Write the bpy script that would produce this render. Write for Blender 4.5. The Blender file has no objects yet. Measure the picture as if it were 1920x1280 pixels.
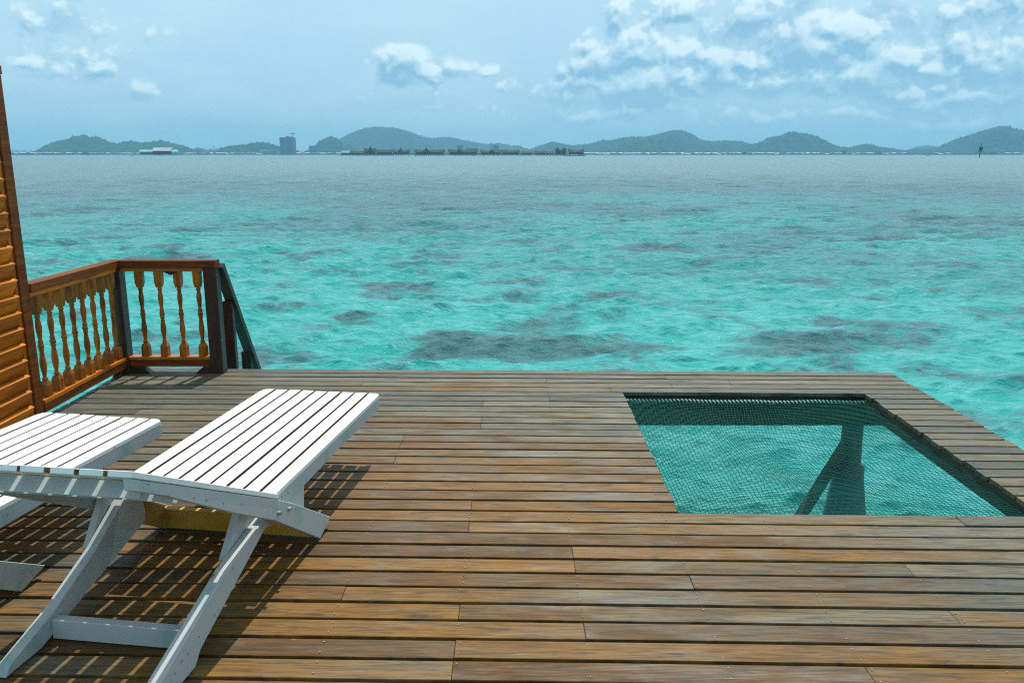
import bpy, bmesh, math, random
import numpy as np
from mathutils import Vector, Matrix
random.seed(7)
S = bpy.context.scene
R = math.radians

# ------------------------------------------------------------------ camera
FPX = 1550.0
TH = math.atan(351.0 / FPX)
HC = 1.6
CT, ST = math.cos(TH), math.sin(TH)
cam_d = bpy.data.cameras.new('camera')
cam_d.sensor_width = 36.0
cam_d.lens = 36.0 * FPX / 1920.0
cam_d.clip_start = 0.05
cam_d.clip_end = 30000.0
cam = bpy.data.objects.new('camera', cam_d)
S.collection.objects.link(cam)
cam.location = (0, 0, HC)
cam.rotation_euler = (math.pi / 2 - TH, 0, 0)
S.camera = cam

# ------------------------------------------------------------------ light
SUN_DIR = Vector((0.10, 0.50, 1.0)).normalized()          # towards the sun
sun_el = math.asin(SUN_DIR.z)
sun_az = math.atan2(SUN_DIR.x, SUN_DIR.y)
sd = bpy.data.lights.new('sun', 'SUN')
sd.energy = 4.3
sd.angle = R(0.55)
sd.color = (1.0, 0.95, 0.86)
so = bpy.data.objects.new('sun', sd)
S.collection.objects.link(so)
so.rotation_euler = SUN_DIR.to_track_quat('Z', 'Y').to_euler()

S.view_settings.view_transform = 'Standard'
S.view_settings.look = 'None'
S.view_settings.exposure = 0.0
S.view_settings.gamma = 1.0
S.view_settings.use_curve_mapping = False
S.cycles.use_denoising = False
S.cycles.filter_width = 1.15
S.cycles.max_bounces = 8
S.cycles.diffuse_bounces = 4
S.cycles.glossy_bounces = 3
S.cycles.volume_bounces = 0
S.cycles.volume_max_steps = 64
S.cycles.use_adaptive_sampling = False
S.cycles.sample_clamp_indirect = 3.0
S.cycles.sample_clamp_direct = 2.5
S.cycles.caustics_reflective = False
S.cycles.caustics_refractive = False


def px_ray(x, y):
    a = (x - 960) / FPX
    b = -(y - 640) / FPX
    return Vector((a, CT + b * ST, -ST + b * CT))


# ------------------------------------------------------------------ node helper
class NT:
    def __init__(s, tree):
        s.t = tree
        s.n = tree.nodes
        s.l = tree.links

    def node(s, kind, **kw):
        n = s.n.new(kind)
        for k, v in kw.items():
            setattr(n, k, v)
        return n

    def put(s, inp, v):
        if v is None:
            return
        if isinstance(v, bpy.types.NodeSocket):
            s.l.new(v, inp)
        else:
            inp.default_value = v

    def m(s, op, a, b=None, c=None, clamp=False):
        n = s.node('ShaderNodeMath', operation=op, use_clamp=clamp)
        s.put(n.inputs[0], a)
        s.put(n.inputs[1], b)
        s.put(n.inputs[2], c)
        return n.outputs[0]

    def vm(s, op, a, b=None, scale=None):
        n = s.node('ShaderNodeVectorMath', operation=op)
        s.put(n.inputs[0], a)
        s.put(n.inputs[1], b)
        if scale is not None:
            s.put(n.inputs['Scale'], scale)
        return n.outputs['Vector'] if op not in ('DOT_PRODUCT', 'LENGTH', 'DISTANCE') else n.outputs['Value']

    def mix(s, f, a, b, mode='MIX'):
        n = s.node('ShaderNodeMix', data_type='RGBA', blend_type=mode)
        s.put(n.inputs[0], f)
        s.put(n.inputs[6], a if isinstance(a, bpy.types.NodeSocket) else (*a[:3], 1))
        s.put(n.inputs[7], b if isinstance(b, bpy.types.NodeSocket) else (*b[:3], 1))
        return n.outputs[2]

    def noise(s, vec, scale, detail=4, rough=0.55, dist=0.0, out='Fac', dim='3D'):
        n = s.node('ShaderNodeTexNoise', noise_dimensions=dim)
        s.put(n.inputs['Vector'], vec)
        n.inputs['Scale'].default_value = scale
        n.inputs['Detail'].default_value = detail
        n.inputs['Roughness'].default_value = rough
        n.inputs['Distortion'].default_value = dist
        return n.outputs[out]

    def ss(s, v, lo, hi, a=0.0, b=1.0):
        n = s.node('ShaderNodeMapRange', interpolation_type='SMOOTHSTEP')
        s.put(n.inputs[0], v)
        n.inputs[1].default_value = lo
        n.inputs[2].default_value = hi
        n.inputs[3].default_value = a
        n.inputs[4].default_value = b
        return n.outputs[0]

    def xyz(s, v):
        n = s.node('ShaderNodeSeparateXYZ')
        s.put(n.inputs[0], v)
        return n.outputs

    def comb(s, x, y, z=0.0):
        n = s.node('ShaderNodeCombineXYZ')
        s.put(n.inputs[0], x)
        s.put(n.inputs[1], y)
        s.put(n.inputs[2], z)
        return n.outputs[0]


# ------------------------------------------------------------------ world: Nishita sky + cumulus
W = bpy.data.worlds.new('World')
S.world = W
W.use_nodes = True
W.node_tree.nodes.clear()
w = NT(W.node_tree)
SKY_K = 0.10
sky = w.node('ShaderNodeTexSky', sky_type='NISHITA', sun_disc=False)
sky.sun_elevation = sun_el
sky.sun_rotation = sun_az
sky.air_density = 1.0
sky.dust_density = 1.6
sky.ozone_density = 2.0
tc = w.node('ShaderNodeTexCoord')
dx, dy, dz = w.xyz(tc.outputs['Generated'])
az = w.m('ARCTAN2', dx, dy)
el = w.m('ARCSINE', dz)


def px_azel(x, y):
    d = px_ray(x, y).normalized()
    return math.atan2(d.x, d.y), math.asin(d.z)


PXA = 1.0 / 1585.0                                        # about one photo pixel in radians near the horizon
# cumulus heaps: place in the sky given as where they stand over the bay, half width, half height, strength
BLOBS = [
    (752, 128, 48, 36, .9), (795, 146, 36, 18, .8), (868, 132, 52, 20, .55), (915, 138, 24, 10, .45),
    (195, 116, 50, 27, .45), (268, 167, 30, 15, .40), (75, 125, 70, 18, .30), (115, 40, 90, 40, .28),
    (690, 192, 40, 11, .35), (828, 195, 28, 13, .35),
    (1164, 28, 36, 46, .85), (1190, 105, 84, 62, .95), (1100, 118, 62, 48, .75), (1060, 165, 95, 42, .5),
    (1275, 110, 72, 46, .95), (1225, 160, 130, 44, .85), (1345, 135, 66, 38, .85), (1425, 134, 62, 25, .85),
    (1165, 205, 190, 18, .45), (1420, 35, 130, 62, .60), (1300, 18, 70, 40, .55),
    (1610, 62, 86, 48, 1.0), (1520, 100, 70, 62, 1.0), (1690, 98, 66, 42, 1.0), (1745, 118, 44, 25, .95),
    (1600, 135, 120, 46, .9), (1500, 165, 130, 24, .65), (1690, 165, 110, 18, .7),
    (1830, 105, 62, 74, .7), (1915, 120, 62, 84, .75), (1850, 20, 170, 45, .55), (1780, 180, 170, 20, .6),
    (1500, 215, 260, 14, .35), (1850, 225, 160, 16, .35),
    (2050, 90, 130, 90, .9), (2200, 130, 120, 60, .8), (-160, 90, 120, 50, .6), (-420, 60, 150, 80, .8)]


def cloud_field(a_, e_):
    p = w.comb(a_, w.m('MULTIPLY', e_, 1.25), 0.0)
    warp = w.noise(p, 9.0, 2, 0.5, out='Color', dim='2D')
    wv = w.vm('SCALE', w.vm('SUBTRACT', warp, (0.5, 0.5, 0.5)), scale=0.045)
    wx, wy, _ = w.xyz(wv)
    aw = w.m('ADD', a_, wx)
    ew = w.m('ADD', e_, wy)
    f = None
    for (bx, by, rx, ry, st) in BLOBS:
        ca, ce = px_azel(bx, by)
        u_ = w.m('MULTIPLY', w.m('SUBTRACT', aw, ca), 1 / (rx * PXA * 1.25))
        v_ = w.m('MULTIPLY', w.m('SUBTRACT', ew, ce), 1 / (ry * PXA * 1.25))
        r_ = w.m('SQRT', w.m('ADD', w.m('MULTIPLY', u_, u_), w.m('MULTIPLY', v_, v_)))
        g = w.m('MULTIPLY', w.m('SUBTRACT', 1.0, r_), st)
        f = g if f is None else w.m('SMOOTH_MAX', f, g, 0.15)
    # the fair weather field goes on all round the horizon
    gen = w.noise(w.comb(a_, w.m('MULTIPLY', e_, 3.2), 0.0), 4.2, 3, 0.55, dim='2D')
    front = w.ss(w.m('ABSOLUTE', a_), 0.85, 1.15)
    gg = w.m('MULTIPLY', w.m('MULTIPLY', w.m('SUBTRACT', gen, 0.52), 4.0), front)
    gg = w.m('ADD', gg, w.ss(front, 0.0, 1.0, -1.0, 0.0))
    f = w.m('MAXIMUM', f, gg)
    vo = w.node('ShaderNodeTexVoronoi', feature='F1', voronoi_dimensions='2D')
    pj = w.vm('ADD', p, w.vm('SCALE', w.vm('SUBTRACT', w.noise(p, 34.0, 3, 0.6, out='Color', dim='2D'), (0.5, 0.5, 0.5)), scale=0.022))
    w.put(vo.inputs['Vector'], pj)
    vo.inputs['Scale'].default_value = 26.0
    vo.inputs['Detail'].default_value = 2.0
    vo.inputs['Roughness'].default_value = 0.6
    puff = w.m('SUBTRACT', 0.55, vo.outputs['Distance'])
    n1 = w.noise(p, 15.0, 7, 0.62, dim='2D')
    f = w.m('MULTIPLY', f, 1.25)
    d = w.m('ADD', f, w.m('MULTIPLY', w.m('SUBTRACT', n1, 0.5), 1.15))
    d = w.m('ADD', d, w.m('MULTIPLY', puff, 0.60))
    d = w.m('ADD', d, 0.10)
    return d, f


D0, F0 = cloud_field(az, el)
D1, F1 = cloud_field(w.m('ADD', az, 0.003), w.m('ADD', el, 0.0085))
alpha = w.ss(D0, -0.10, 0.42)
lit = w.m('ADD', 0.43, w.m('MULTIPLY', w.m('SUBTRACT', D0, D1), 1.35))
lit = w.m('ADD', lit, w.m('MULTIPLY', w.m('SUBTRACT', F0, F1), 0.35), clamp=True)
lit = w.m('MULTIPLY', lit, w.ss(D0, 1.5, 0.30, 0.74, 1.0), clamp=True)
veil_n = w.noise(w.comb(az, w.m('MULTIPLY', el, 3.6), 0.0), 3.3, 5, 0.6, dim='2D')
veil = w.m('MULTIPLY', w.ss(veil_n, 0.38, 0.70), 0.38)
sky_c = w.vm('MULTIPLY', sky.outputs[0], (1.0, 1.0, 1.0))
K = 1.0 / SKY_K
tint_low = (0.43 * K, 0.67 * K, 0.85 * K)
tint_high = (0.52 * K, 0.79 * K, 0.96 * K)
air = w.mix(w.ss(el, 0.0, 0.16), tint_low, tint_high)
base = w.mix(w.ss(el, 0.30, 1.25, 0.95, 0.25), sky_c, air)       # humid milky air, thinner overhead
base = w.mix(veil, base, (0.64 * K, 0.88 * K, 0.98 * K))
cl = w.mix(w.ss(lit, 0.0, 0.55), (0.27 * K, 0.53 * K, 0.75 * K), (0.50 * K, 0.76 * K, 0.92 * K))
cl = w.mix(w.ss(lit, 0.42, 1.05), cl, (0.86 * K, 1.03 * K, 1.09 * K))
low = w.ss(el, 0.0, 0.10, 0.35, 0.92)
body = w.m('MULTIPLY', w.ss(w.m('ADD', F0, w.m('MULTIPLY', w.m('SUBTRACT', veil_n, 0.5), 0.8)), -0.10, 0.50), 0.80)
base = w.mix(w.m('MULTIPLY', body, low), base, w.mix(w.ss(el, 0.03, 0.12), (0.42 * K, 0.68 * K, 0.87 * K), (0.58 * K, 0.82 * K, 0.95 * K)))
out = w.mix(w.m('MULTIPLY', alpha, low), base, cl)
# flat grey blue bases under the heaps
gb = None
for (bx, by, rx, ry, st) in ((1440, 166, 150, 20, 1.0), (1760, 160, 170, 26, 1.0), (1160, 190, 130, 15, .8), (1480, 45, 50, 75, .8), (1400, 60, 90, 50, .6), (1700, 30, 80, 40, .7), (1130, 130, 60, 20, .5),
                             (1560, 120, 60, 18, .5), (1900, 175, 90, 20, .8), (765, 155, 50, 8, .7), (190, 138, 45, 9, .5), (120, 45, 60, 22, .5), (1880, 60, 50, 60, .5)):
    ca, ce = px_azel(bx, by)
    u_ = w.m('MULTIPLY', w.m('SUBTRACT', az, ca), 1 / (rx * PXA * 1.2))
    v_ = w.m('MULTIPLY', w.m('SUBTRACT', el, ce), 1 / (ry * PXA * 1.2))
    g = w.m('MULTIPLY', w.m('SUBTRACT', 1.0, w.m('SQRT', w.m('ADD', w.m('MULTIPLY', u_, u_), w.m('MULTIPLY', v_, v_)))), st)
    gb = g if gb is None else w.m('MAXIMUM', gb, g)
gb = w.m('ADD', gb, w.m('MULTIPLY', w.m('SUBTRACT', w.noise(w.comb(az, w.m('MULTIPLY', el, 1.8), 0.0), 22.0, 6, 0.6, dim='2D'), 0.5), 1.3))
gbf = w.m('MULTIPLY', w.ss(gb, 0.05, 0.75), 0.58)
gbf = w.m('MULTIPLY', gbf, w.ss(lit, 0.95, 0.45, 0.35, 1.0))
out = w.mix(gbf, out, (0.32 * K, 0.58 * K, 0.79 * K))
bg = w.node('ShaderNodeBackground')
w.l.new(out, bg.inputs[0])
bg.inputs[1].default_value = SKY_K
wo = w.node('ShaderNodeOutputWorld')
w.l.new(bg.outputs[0], wo.inputs[0])


# ------------------------------------------------------------------ materials
MAT = {}


def new_mat(name):
    m_ = bpy.data.materials.new(name)
    m_.use_nodes = True
    m_.node_tree.nodes.clear()
    t = NT(m_.node_tree)
    b = t.node('ShaderNodeBsdfPrincipled')
    o = t.node('ShaderNodeOutputMaterial')
    t.l.new(b.outputs[0], o.inputs[0])
    MAT[name] = m_
    return t, b


def bump(t, b, h, strength, dist):
    n = t.node('ShaderNodeBump')
    n.inputs['Strength'].default_value = strength
    n.inputs['Distance'].default_value = dist
    t.put(n.inputs['Height'], h)
    t.l.new(n.outputs[0], b.inputs['Normal'])
    return n


def simple(name, c, rough=0.6, var=0.25, scale=8.0, spec=None):
    t, b = new_mat(name)
    g = t.node('ShaderNodeNewGeometry')
    oi = t.node('ShaderNodeObjectInfo')
    n = t.noise(t.vm('ADD', g.outputs['Position'], t.vm('SCALE', (7.0, 3.0, 5.0), scale=oi.outputs['Random'])), scale, 4, 0.6)
    f = t.m('ADD', t.m('MULTIPLY', t.m('SUBTRACT', n, 0.5), var * 2), 1.0)
    f = t.m('MULTIPLY', f, t.m('ADD', 1 - var / 2, t.m('MULTIPLY', oi.outputs['Random'], var)))
    col = t.vm('SCALE', c, scale=f)
    t.l.new(col, b.inputs['Base Color'])
    b.inputs['Roughness'].default_value = rough
    if spec is not None:
        b.inputs['Specular IOR Level'].default_value = spec
    return t, b


# --- weathered deck plank
t, b = new_mat('deck_wood')
g = t.node('ShaderNodeNewGeometry')
oi = t.node('ShaderNodeObjectInfo')
rnd = oi.outputs['Random']
pos = g.outputs['Position']
X_, Y_, Z_ = t.xyz(pos)
Yk = t.m('ADD', Y_, t.m('MULTIPLY', X_, 0.024))
off = t.m('MULTIPLY', rnd, 37.0)
grain_v = t.comb(t.m('ADD', t.m('MULTIPLY', X_, 5.0), off), t.m('MULTIPLY', Yk, 105.0), off)
grain = t.noise(grain_v, 1.0, 6, 0.72, 0.3)
stain_v = t.comb(t.m('ADD', t.m('MULTIPLY', X_, 1.7), off), t.m('MULTIPLY', Yk, 6.0), off)
stain = t.noise(stain_v, 1.3, 5, 0.6, 0.6)
wide = t.noise(t.comb(X_, Yk, 2.0), 0.55, 3, 0.5)
patch = t.noise(t.comb(t.m('MULTIPLY', X_, 3.0), t.m('MULTIPLY', Yk, 22.0), off), 1.6, 5, 0.6, 0.8)
# wear: the walked middle of the deck keeps its oil, the sea and right hand sides have silvered
mid = t.m('SUBTRACT', 1.0, t.m('MULTIPLY', t.m('ABSOLUTE', t.m('SUBTRACT', X_, -0.45)), 0.36), clamp=True)
seaw = t.ss(Y_, 6.0, 3.6)
br = t.m('ADD', t.m('MULTIPLY', mid, 0.62), t.m('MULTIPLY', t.m('SUBTRACT', wide, 0.5), 1.1))
br = t.m('ADD', br, t.m('SUBTRACT', t.m('MULTIPLY', seaw, 0.58), 0.34))
br = t.m('ADD', br, t.m('MULTIPLY', t.m('SUBTRACT', rnd, 0.5), 0.58))
br = t.m('ADD', br, t.m('MULTIPLY', t.m('SUBTRACT', stain, 0.5), 1.25))
brf = t.ss(br, 0.10, 0.85)
rnd2 = t.m('FRACT', t.m('MULTIPLY', rnd, 91.7))
grey = t.mix(rnd2, (0.090, 0.090, 0.064), (0.190, 0.160, 0.098))
brown = t.mix(t.m('FRACT', t.m('MULTIPLY', rnd, 17.3)), (0.125, 0.058, 0.011), (0.235, 0.110, 0.013))
c = t.mix(brf, grey, brown)
c = t.mix(t.ss(grain, 0.44, 0.60, 0.0, 0.80), c, t.vm('SCALE', c, scale=0.36))
blot = t.noise(t.comb(t.m('ADD', t.m('MULTIPLY', X_, 4.5), off), t.m('MULTIPLY', Yk, 13.0), off), 1.0, 5, 0.65, 1.0)
c = t.mix(t.ss(blot, 0.50, 0.68, 0.0, 0.55), c, t.vm('MULTIPLY', c, (0.62, 0.66, 0.85)))
c = t.mix(t.ss(blot, 0.48, 0.34, 0.0, 0.6), c, t.vm('MULTIPLY', c, (1.38, 1.18, 0.72)))
c = t.mix(t.ss(patch, 0.57, 0.68, 0.0, 0.75), c, (0.026, 0.029, 0.030))
flake = t.noise(t.comb(t.m('MULTIPLY', X_, 22.0), t.m('MULTIPLY', Yk, 60.0), off), 1.0, 3, 0.6)
flm = t.noise(t.comb(X_, Yk, 5.0), 1.1, 2, 0.5)
c = t.mix(t.m('MULTIPLY', t.ss(flake, 0.69, 0.73), t.ss(flm, 0.48, 0.6, 0.0, 0.75)), c, (0.34, 0.15, 0.06))
pale = t.noise(t.comb(t.m('MULTIPLY', X_, 7.0), t.m('MULTIPLY', Yk, 30.0), off), 1.0, 5, 0.6)
c = t.mix(t.ss(pale, 0.56, 0.70, 0.0, 0.26), c, (0.20, 0.20, 0.17))
t.l.new(c, b.inputs['Base Color'])
b.inputs['Roughness'].default_value = 0.55
t.put(b.inputs['Roughness'], t.ss(stain, 0.3, 0.7, 0.42, 0.72))
b.inputs['Specular IOR Level'].default_value = 0.32
ridge = t.m('SINE', t.m('MULTIPLY', Yk, 2 * math.pi / 0.0078))
hgt = t.m('ADD', t.m('MULTIPLY', ridge, 0.45), t.m('MULTIPLY', grain, 0.8))
bump(t, b, hgt, 0.55, 0.0022)


def wood(name, c1, c2, rough, gscale=(30, 3, 30), spec=0.45, bstr=0.3, gloss_var=0.1):
    t, b = new_mat(name)
    tcn = t.node('ShaderNodeTexCoord')
    oi = t.node('ShaderNodeObjectInfo')
    v = t.vm('ADD', t.vm('MULTIPLY', tcn.outputs['Object'], gscale), t.vm('SCALE', (31.0, 17.0, 23.0), scale=oi.outputs['Random']))
    n = t.noise(v, 1.0, 6, 0.6, 0.8)
    n2 = t.noise(tcn.outputs['Object'], 3.0, 3, 0.5)
    c = t.mix(t.ss(n, 0.3, 0.72), c1, c2)
    k = t.m('ADD', 0.72, t.m('MULTIPLY', oi.outputs['Random'], 0.5))
    k = t.m('MULTIPLY', k, t.m('ADD', 0.7, t.m('MULTIPLY', n2, 0.6)))
    t.l.new(t.vm('SCALE', c, scale=k), b.inputs['Base Color'])
    t.put(b.inputs['Roughness'], t.m('ADD', rough, t.m('MULTIPLY', t.m('SUBTRACT', n2, 0.5), gloss_var)))
    b.inputs['Specular IOR Level'].default_value = spec
    bump(t, b, n, bstr, 0.0015)
    return t, b


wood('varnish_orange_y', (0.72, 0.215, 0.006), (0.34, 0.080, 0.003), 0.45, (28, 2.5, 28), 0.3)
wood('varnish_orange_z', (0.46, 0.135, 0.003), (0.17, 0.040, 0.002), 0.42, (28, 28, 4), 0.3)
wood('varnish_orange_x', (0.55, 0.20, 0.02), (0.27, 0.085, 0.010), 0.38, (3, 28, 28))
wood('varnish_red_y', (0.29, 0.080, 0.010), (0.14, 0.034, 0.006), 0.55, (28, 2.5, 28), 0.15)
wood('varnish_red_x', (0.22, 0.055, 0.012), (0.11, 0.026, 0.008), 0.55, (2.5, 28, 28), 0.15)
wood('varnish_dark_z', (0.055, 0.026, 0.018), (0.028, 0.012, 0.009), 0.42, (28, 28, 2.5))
wood('frame_timber', (0.10, 0.075, 0.05), (0.045, 0.035, 0.028), 0.75, (3, 3, 20), 0.2)


def painted(name, base_c, dirt_c, dirt_lo, dirt_hi, gscale):
    t, b = new_mat(name)
    tcn = t.node('ShaderNodeTexCoord')
    oi = t.node('ShaderNodeObjectInfo')
    o3 = t.vm('SCALE', (11.0, 19.0, 13.0), scale=oi.outputs['Random'])
    v = t.vm('ADD', tcn.outputs['Object'], o3)
    brush = t.noise(t.vm('MULTIPLY', v, gscale), 1.0, 5, 0.6)
    dirt = t.noise(v, 4.5, 6, 0.62, 0.5)
    scuff = t.noise(t.vm('MULTIPLY', v, (24.0, 14.0, 24.0)), 1.0, 4, 0.6)
    c = t.mix(t.ss(dirt, dirt_lo, dirt_hi, 0.0, 0.75), base_c, dirt_c)
    c = t.mix(t.ss(brush, 0.45, 0.8, 0.0, 0.22), c, (0.52, 0.50, 0.44))
    c = t.mix(t.ss(scuff, 0.68, 0.73, 0.0, 0.8), c, (0.20, 0.17, 0.12))
    t.l.new(c, b.inputs['Base Color'])
    b.inputs['Roughness'].default_value = 0.5
    bump(t, b, brush, 0.35, 0.0015)


painted('white_paint', (0.80, 0.80, 0.77), (0.66, 0.68, 0.64), 0.5, 0.8, (30, 3, 30))
painted('white_paint_shaded_worn', (0.47, 0.48, 0.475), (0.22, 0.42, 0.36), 0.50, 0.70, (20, 8, 20))  # darker white: shade on rails and legs put into the colour, plus teal stains
painted('ochre_tone', (0.60, 0.33, 0.03), (0.42, 0.20, 0.02), 0.4, 0.7, (5, 30, 30))  # ochre tone for the stop bar, one batten and the left rail's end
simple('steel', (0.45, 0.46, 0.47), 0.35)
MAT['steel'].node_tree.nodes['Principled BSDF'].inputs['Metallic'].default_value = 0.8
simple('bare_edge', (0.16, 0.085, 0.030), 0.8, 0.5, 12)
simple('nail', (0.20, 0.18, 0.15), 0.6)
simple('screw_head', (0.42, 0.42, 0.38), 0.5, 0.6, 9)
simple('net_green', (0.001, 0.105, 0.085), 0.75, 0.3, 30, 0.15)
simple('rope_white', (0.72, 0.70, 0.60), 0.8, 0.15, 60)
simple('concrete', (0.10, 0.115, 0.11), 0.85, 0.3, 6)
simple('piling', (0.13, 0.12, 0.10), 0.85, 0.35, 6)

# --- water
t, b = new_mat('sea_water')
g = t.node('ShaderNodeNewGeometry')
pos = g.outputs['Position']
X_, Y_, Z_ = t.xyz(pos)
P = t.comb(X_, Y_, 0.0)
dist = t.vm('LENGTH', P)
wn = t.vm('SCALE', t.vm('SUBTRACT', t.noise(P, 0.35, 3, 0.5, out='Color'), (0.5, 0.5, 0.5)), scale=2.2)
Pw = t.vm('ADD', P, wn)
reef1 = t.noise(Pw, 0.55, 6, 0.66, 0.3)
wx_, wy_, wz_ = t.xyz(Pw)
bank = None
for (cx_, cy_, rx_, ry_) in ((0.6, 12.4, 4.2, 1.3), (4.9, 12.6, 1.9, 0.9), (6.4, 14.6, 1.4, 0.8), (-4.4, 12.0, 1.5, 0.8), (-2.6, 18.5, 1.6, 0.8), (0.3, 19.0, 0.9, 0.6),
                             (7.0, 10.6, 1.2, 0.5), (9.3, 15.2, 1.3, 0.8), (2.2, 17.0, 1.1, 0.6), (-9.0, 24.0, 3.0, 1.2), (5.0, 26.0, 3.5, 1.3), (13.0, 30.0, 4.0, 1.6)):
    uu = t.m('MULTIPLY', t.m('SUBTRACT', wx_, cx_ - .0), 1 / rx_)
    vv = t.m('MULTIPLY', t.m('SUBTRACT', wy_, cy_), 1 / ry_)
    gq = t.m('SUBTRACT', 1.0, t.m('SQRT', t.m('ADD', t.m('MULTIPLY', uu, uu), t.m('MULTIPLY', vv, vv))))
    bank = gq if bank is None else t.m('MAXIMUM', bank, gq)
bank = t.m('MULTIPLY', t.m('MAXIMUM', bank, -0.25), 0.16)
reef1 = t.m('ADD', reef1, bank)
reef0 = None                                            #                 # coral heads on the sand
reef2 = t.noise(t.vm('ADD', Pw, (31.0, 7.0, 0.0)), 0.055, 5, 0.6, 0.4)
fine = t.noise(t.vm('MULTIPLY', P, (1.0, 2.2, 1.0)), 1.5, 7, 0.72, 0.9)
m1 = t.ss(t.m('ADD', reef1, t.m('MULTIPLY', t.m('SUBTRACT', fine, 0.5), 0.30)), 0.45, 0.63)
m1 = t.m('MULTIPLY', m1, t.ss(dist, 8.6, 10.4))
m2 = t.ss(reef2, 0.46, 0.62)
deep = t.ss(t.m('ADD', dist, t.m('MULTIPLY', t.m('SUBTRACT', reef2, 0.5), 60.0)), 18.0, 85.0)
deep = t.m('MULTIPLY', deep, 1.0)
sand = t.mix(t.ss(fine, 0.35, 0.7), (0.018, 0.320, 0.290), (0.105, 0.450, 0.425))
reefc = t.mix(t.ss(fine, 0.3, 0.7), (0.030, 0.075, 0.090), (0.060, 0.130, 0.142))
c = t.mix(t.m('MULTIPLY', m1, 0.86), sand, reefc)
c = t.mix(t.m('MULTIPLY', m2, t.ss(dist, 12.0, 45.0, 0.15, 0.8)), c, (0.040, 0.130, 0.140))
c = t.mix(deep, c, (0.100, 0.205, 0.220))
t.l.new(c, b.inputs['Base Color'])
b.inputs['IOR'].default_value = 1.333
t.put(b.inputs['Roughness'], t.ss(dist, 10.0, 200.0, 0.06, 0.30))
rip = t.noise(t.vm('MULTIPLY', P, (3.2, 6.0, 1.0)), 1.0, 5, 0.62, 0.7)
rip2 = t.noise(t.vm('MULTIPLY', P, (0.5, 1.3, 1.0)), 1.0, 5, 0.65, 0.7)
h = t.m('ADD', t.m('MULTIPLY', rip, t.ss(dist, 8.0, 40.0, 0.075, 0.20)), t.m('MULTIPLY', rip2, t.ss(dist, 20.0, 90.0, 0.03, 0.30)))
bn = bump(t, b, h, 1.0, 1.0)

# --- distance
simple('forest', (0.012, 0.042, 0.030), 0.95, 0.9, 0.035, 0.1)
simple('far_forest', (0.012, 0.038, 0.034), 0.95, 0.9, 0.022, 0.1)
simple('palm_leaf', (0.04, 0.075, 0.03), 0.8, 0.4, 0.3, 0.1)
simple('trunk', (0.14, 0.11, 0.08), 0.9)
simple('shore_ground', (0.05, 0.055, 0.045), 0.95, 0.4, 0.02)
simple('thatch', (0.050, 0.034, 0.026), 0.9, 0.4, 0.3)
simple('dark_wall', (0.022, 0.018, 0.018), 0.9, 0.5, 0.5)
simple('stilt', (0.05, 0.045, 0.04), 0.9)
simple('tin_white', (0.36, 0.38, 0.40), 0.6, 0.5, 0.1)
simple('tin_blue', (0.04, 0.20, 0.36), 0.5, 0.2, 0.1)
simple('tin_green', (0.20, 0.55, 0.48), 0.5, 0.15, 0.1)
simple('tin_rust', (0.16, 0.09, 0.07), 0.7, 0.4, 0.2)
simple('shack_wall', (0.10, 0.10, 0.10), 0.9, 0.5, 0.2)
simple('tower_concrete', (0.08, 0.11, 0.13), 0.8, 0.2, 0.05)
simple('tower_glass', (0.03, 0.09, 0.14), 0.25, 0.3, 0.05)
simple('cream_wall', (0.55, 0.52, 0.45), 0.8, 0.2, 0.05)
simple('beacon_dark', (0.03, 0.03, 0.035), 0.7)
simple('boat_hull', (0.10, 0.16, 0.20), 0.6)


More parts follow.
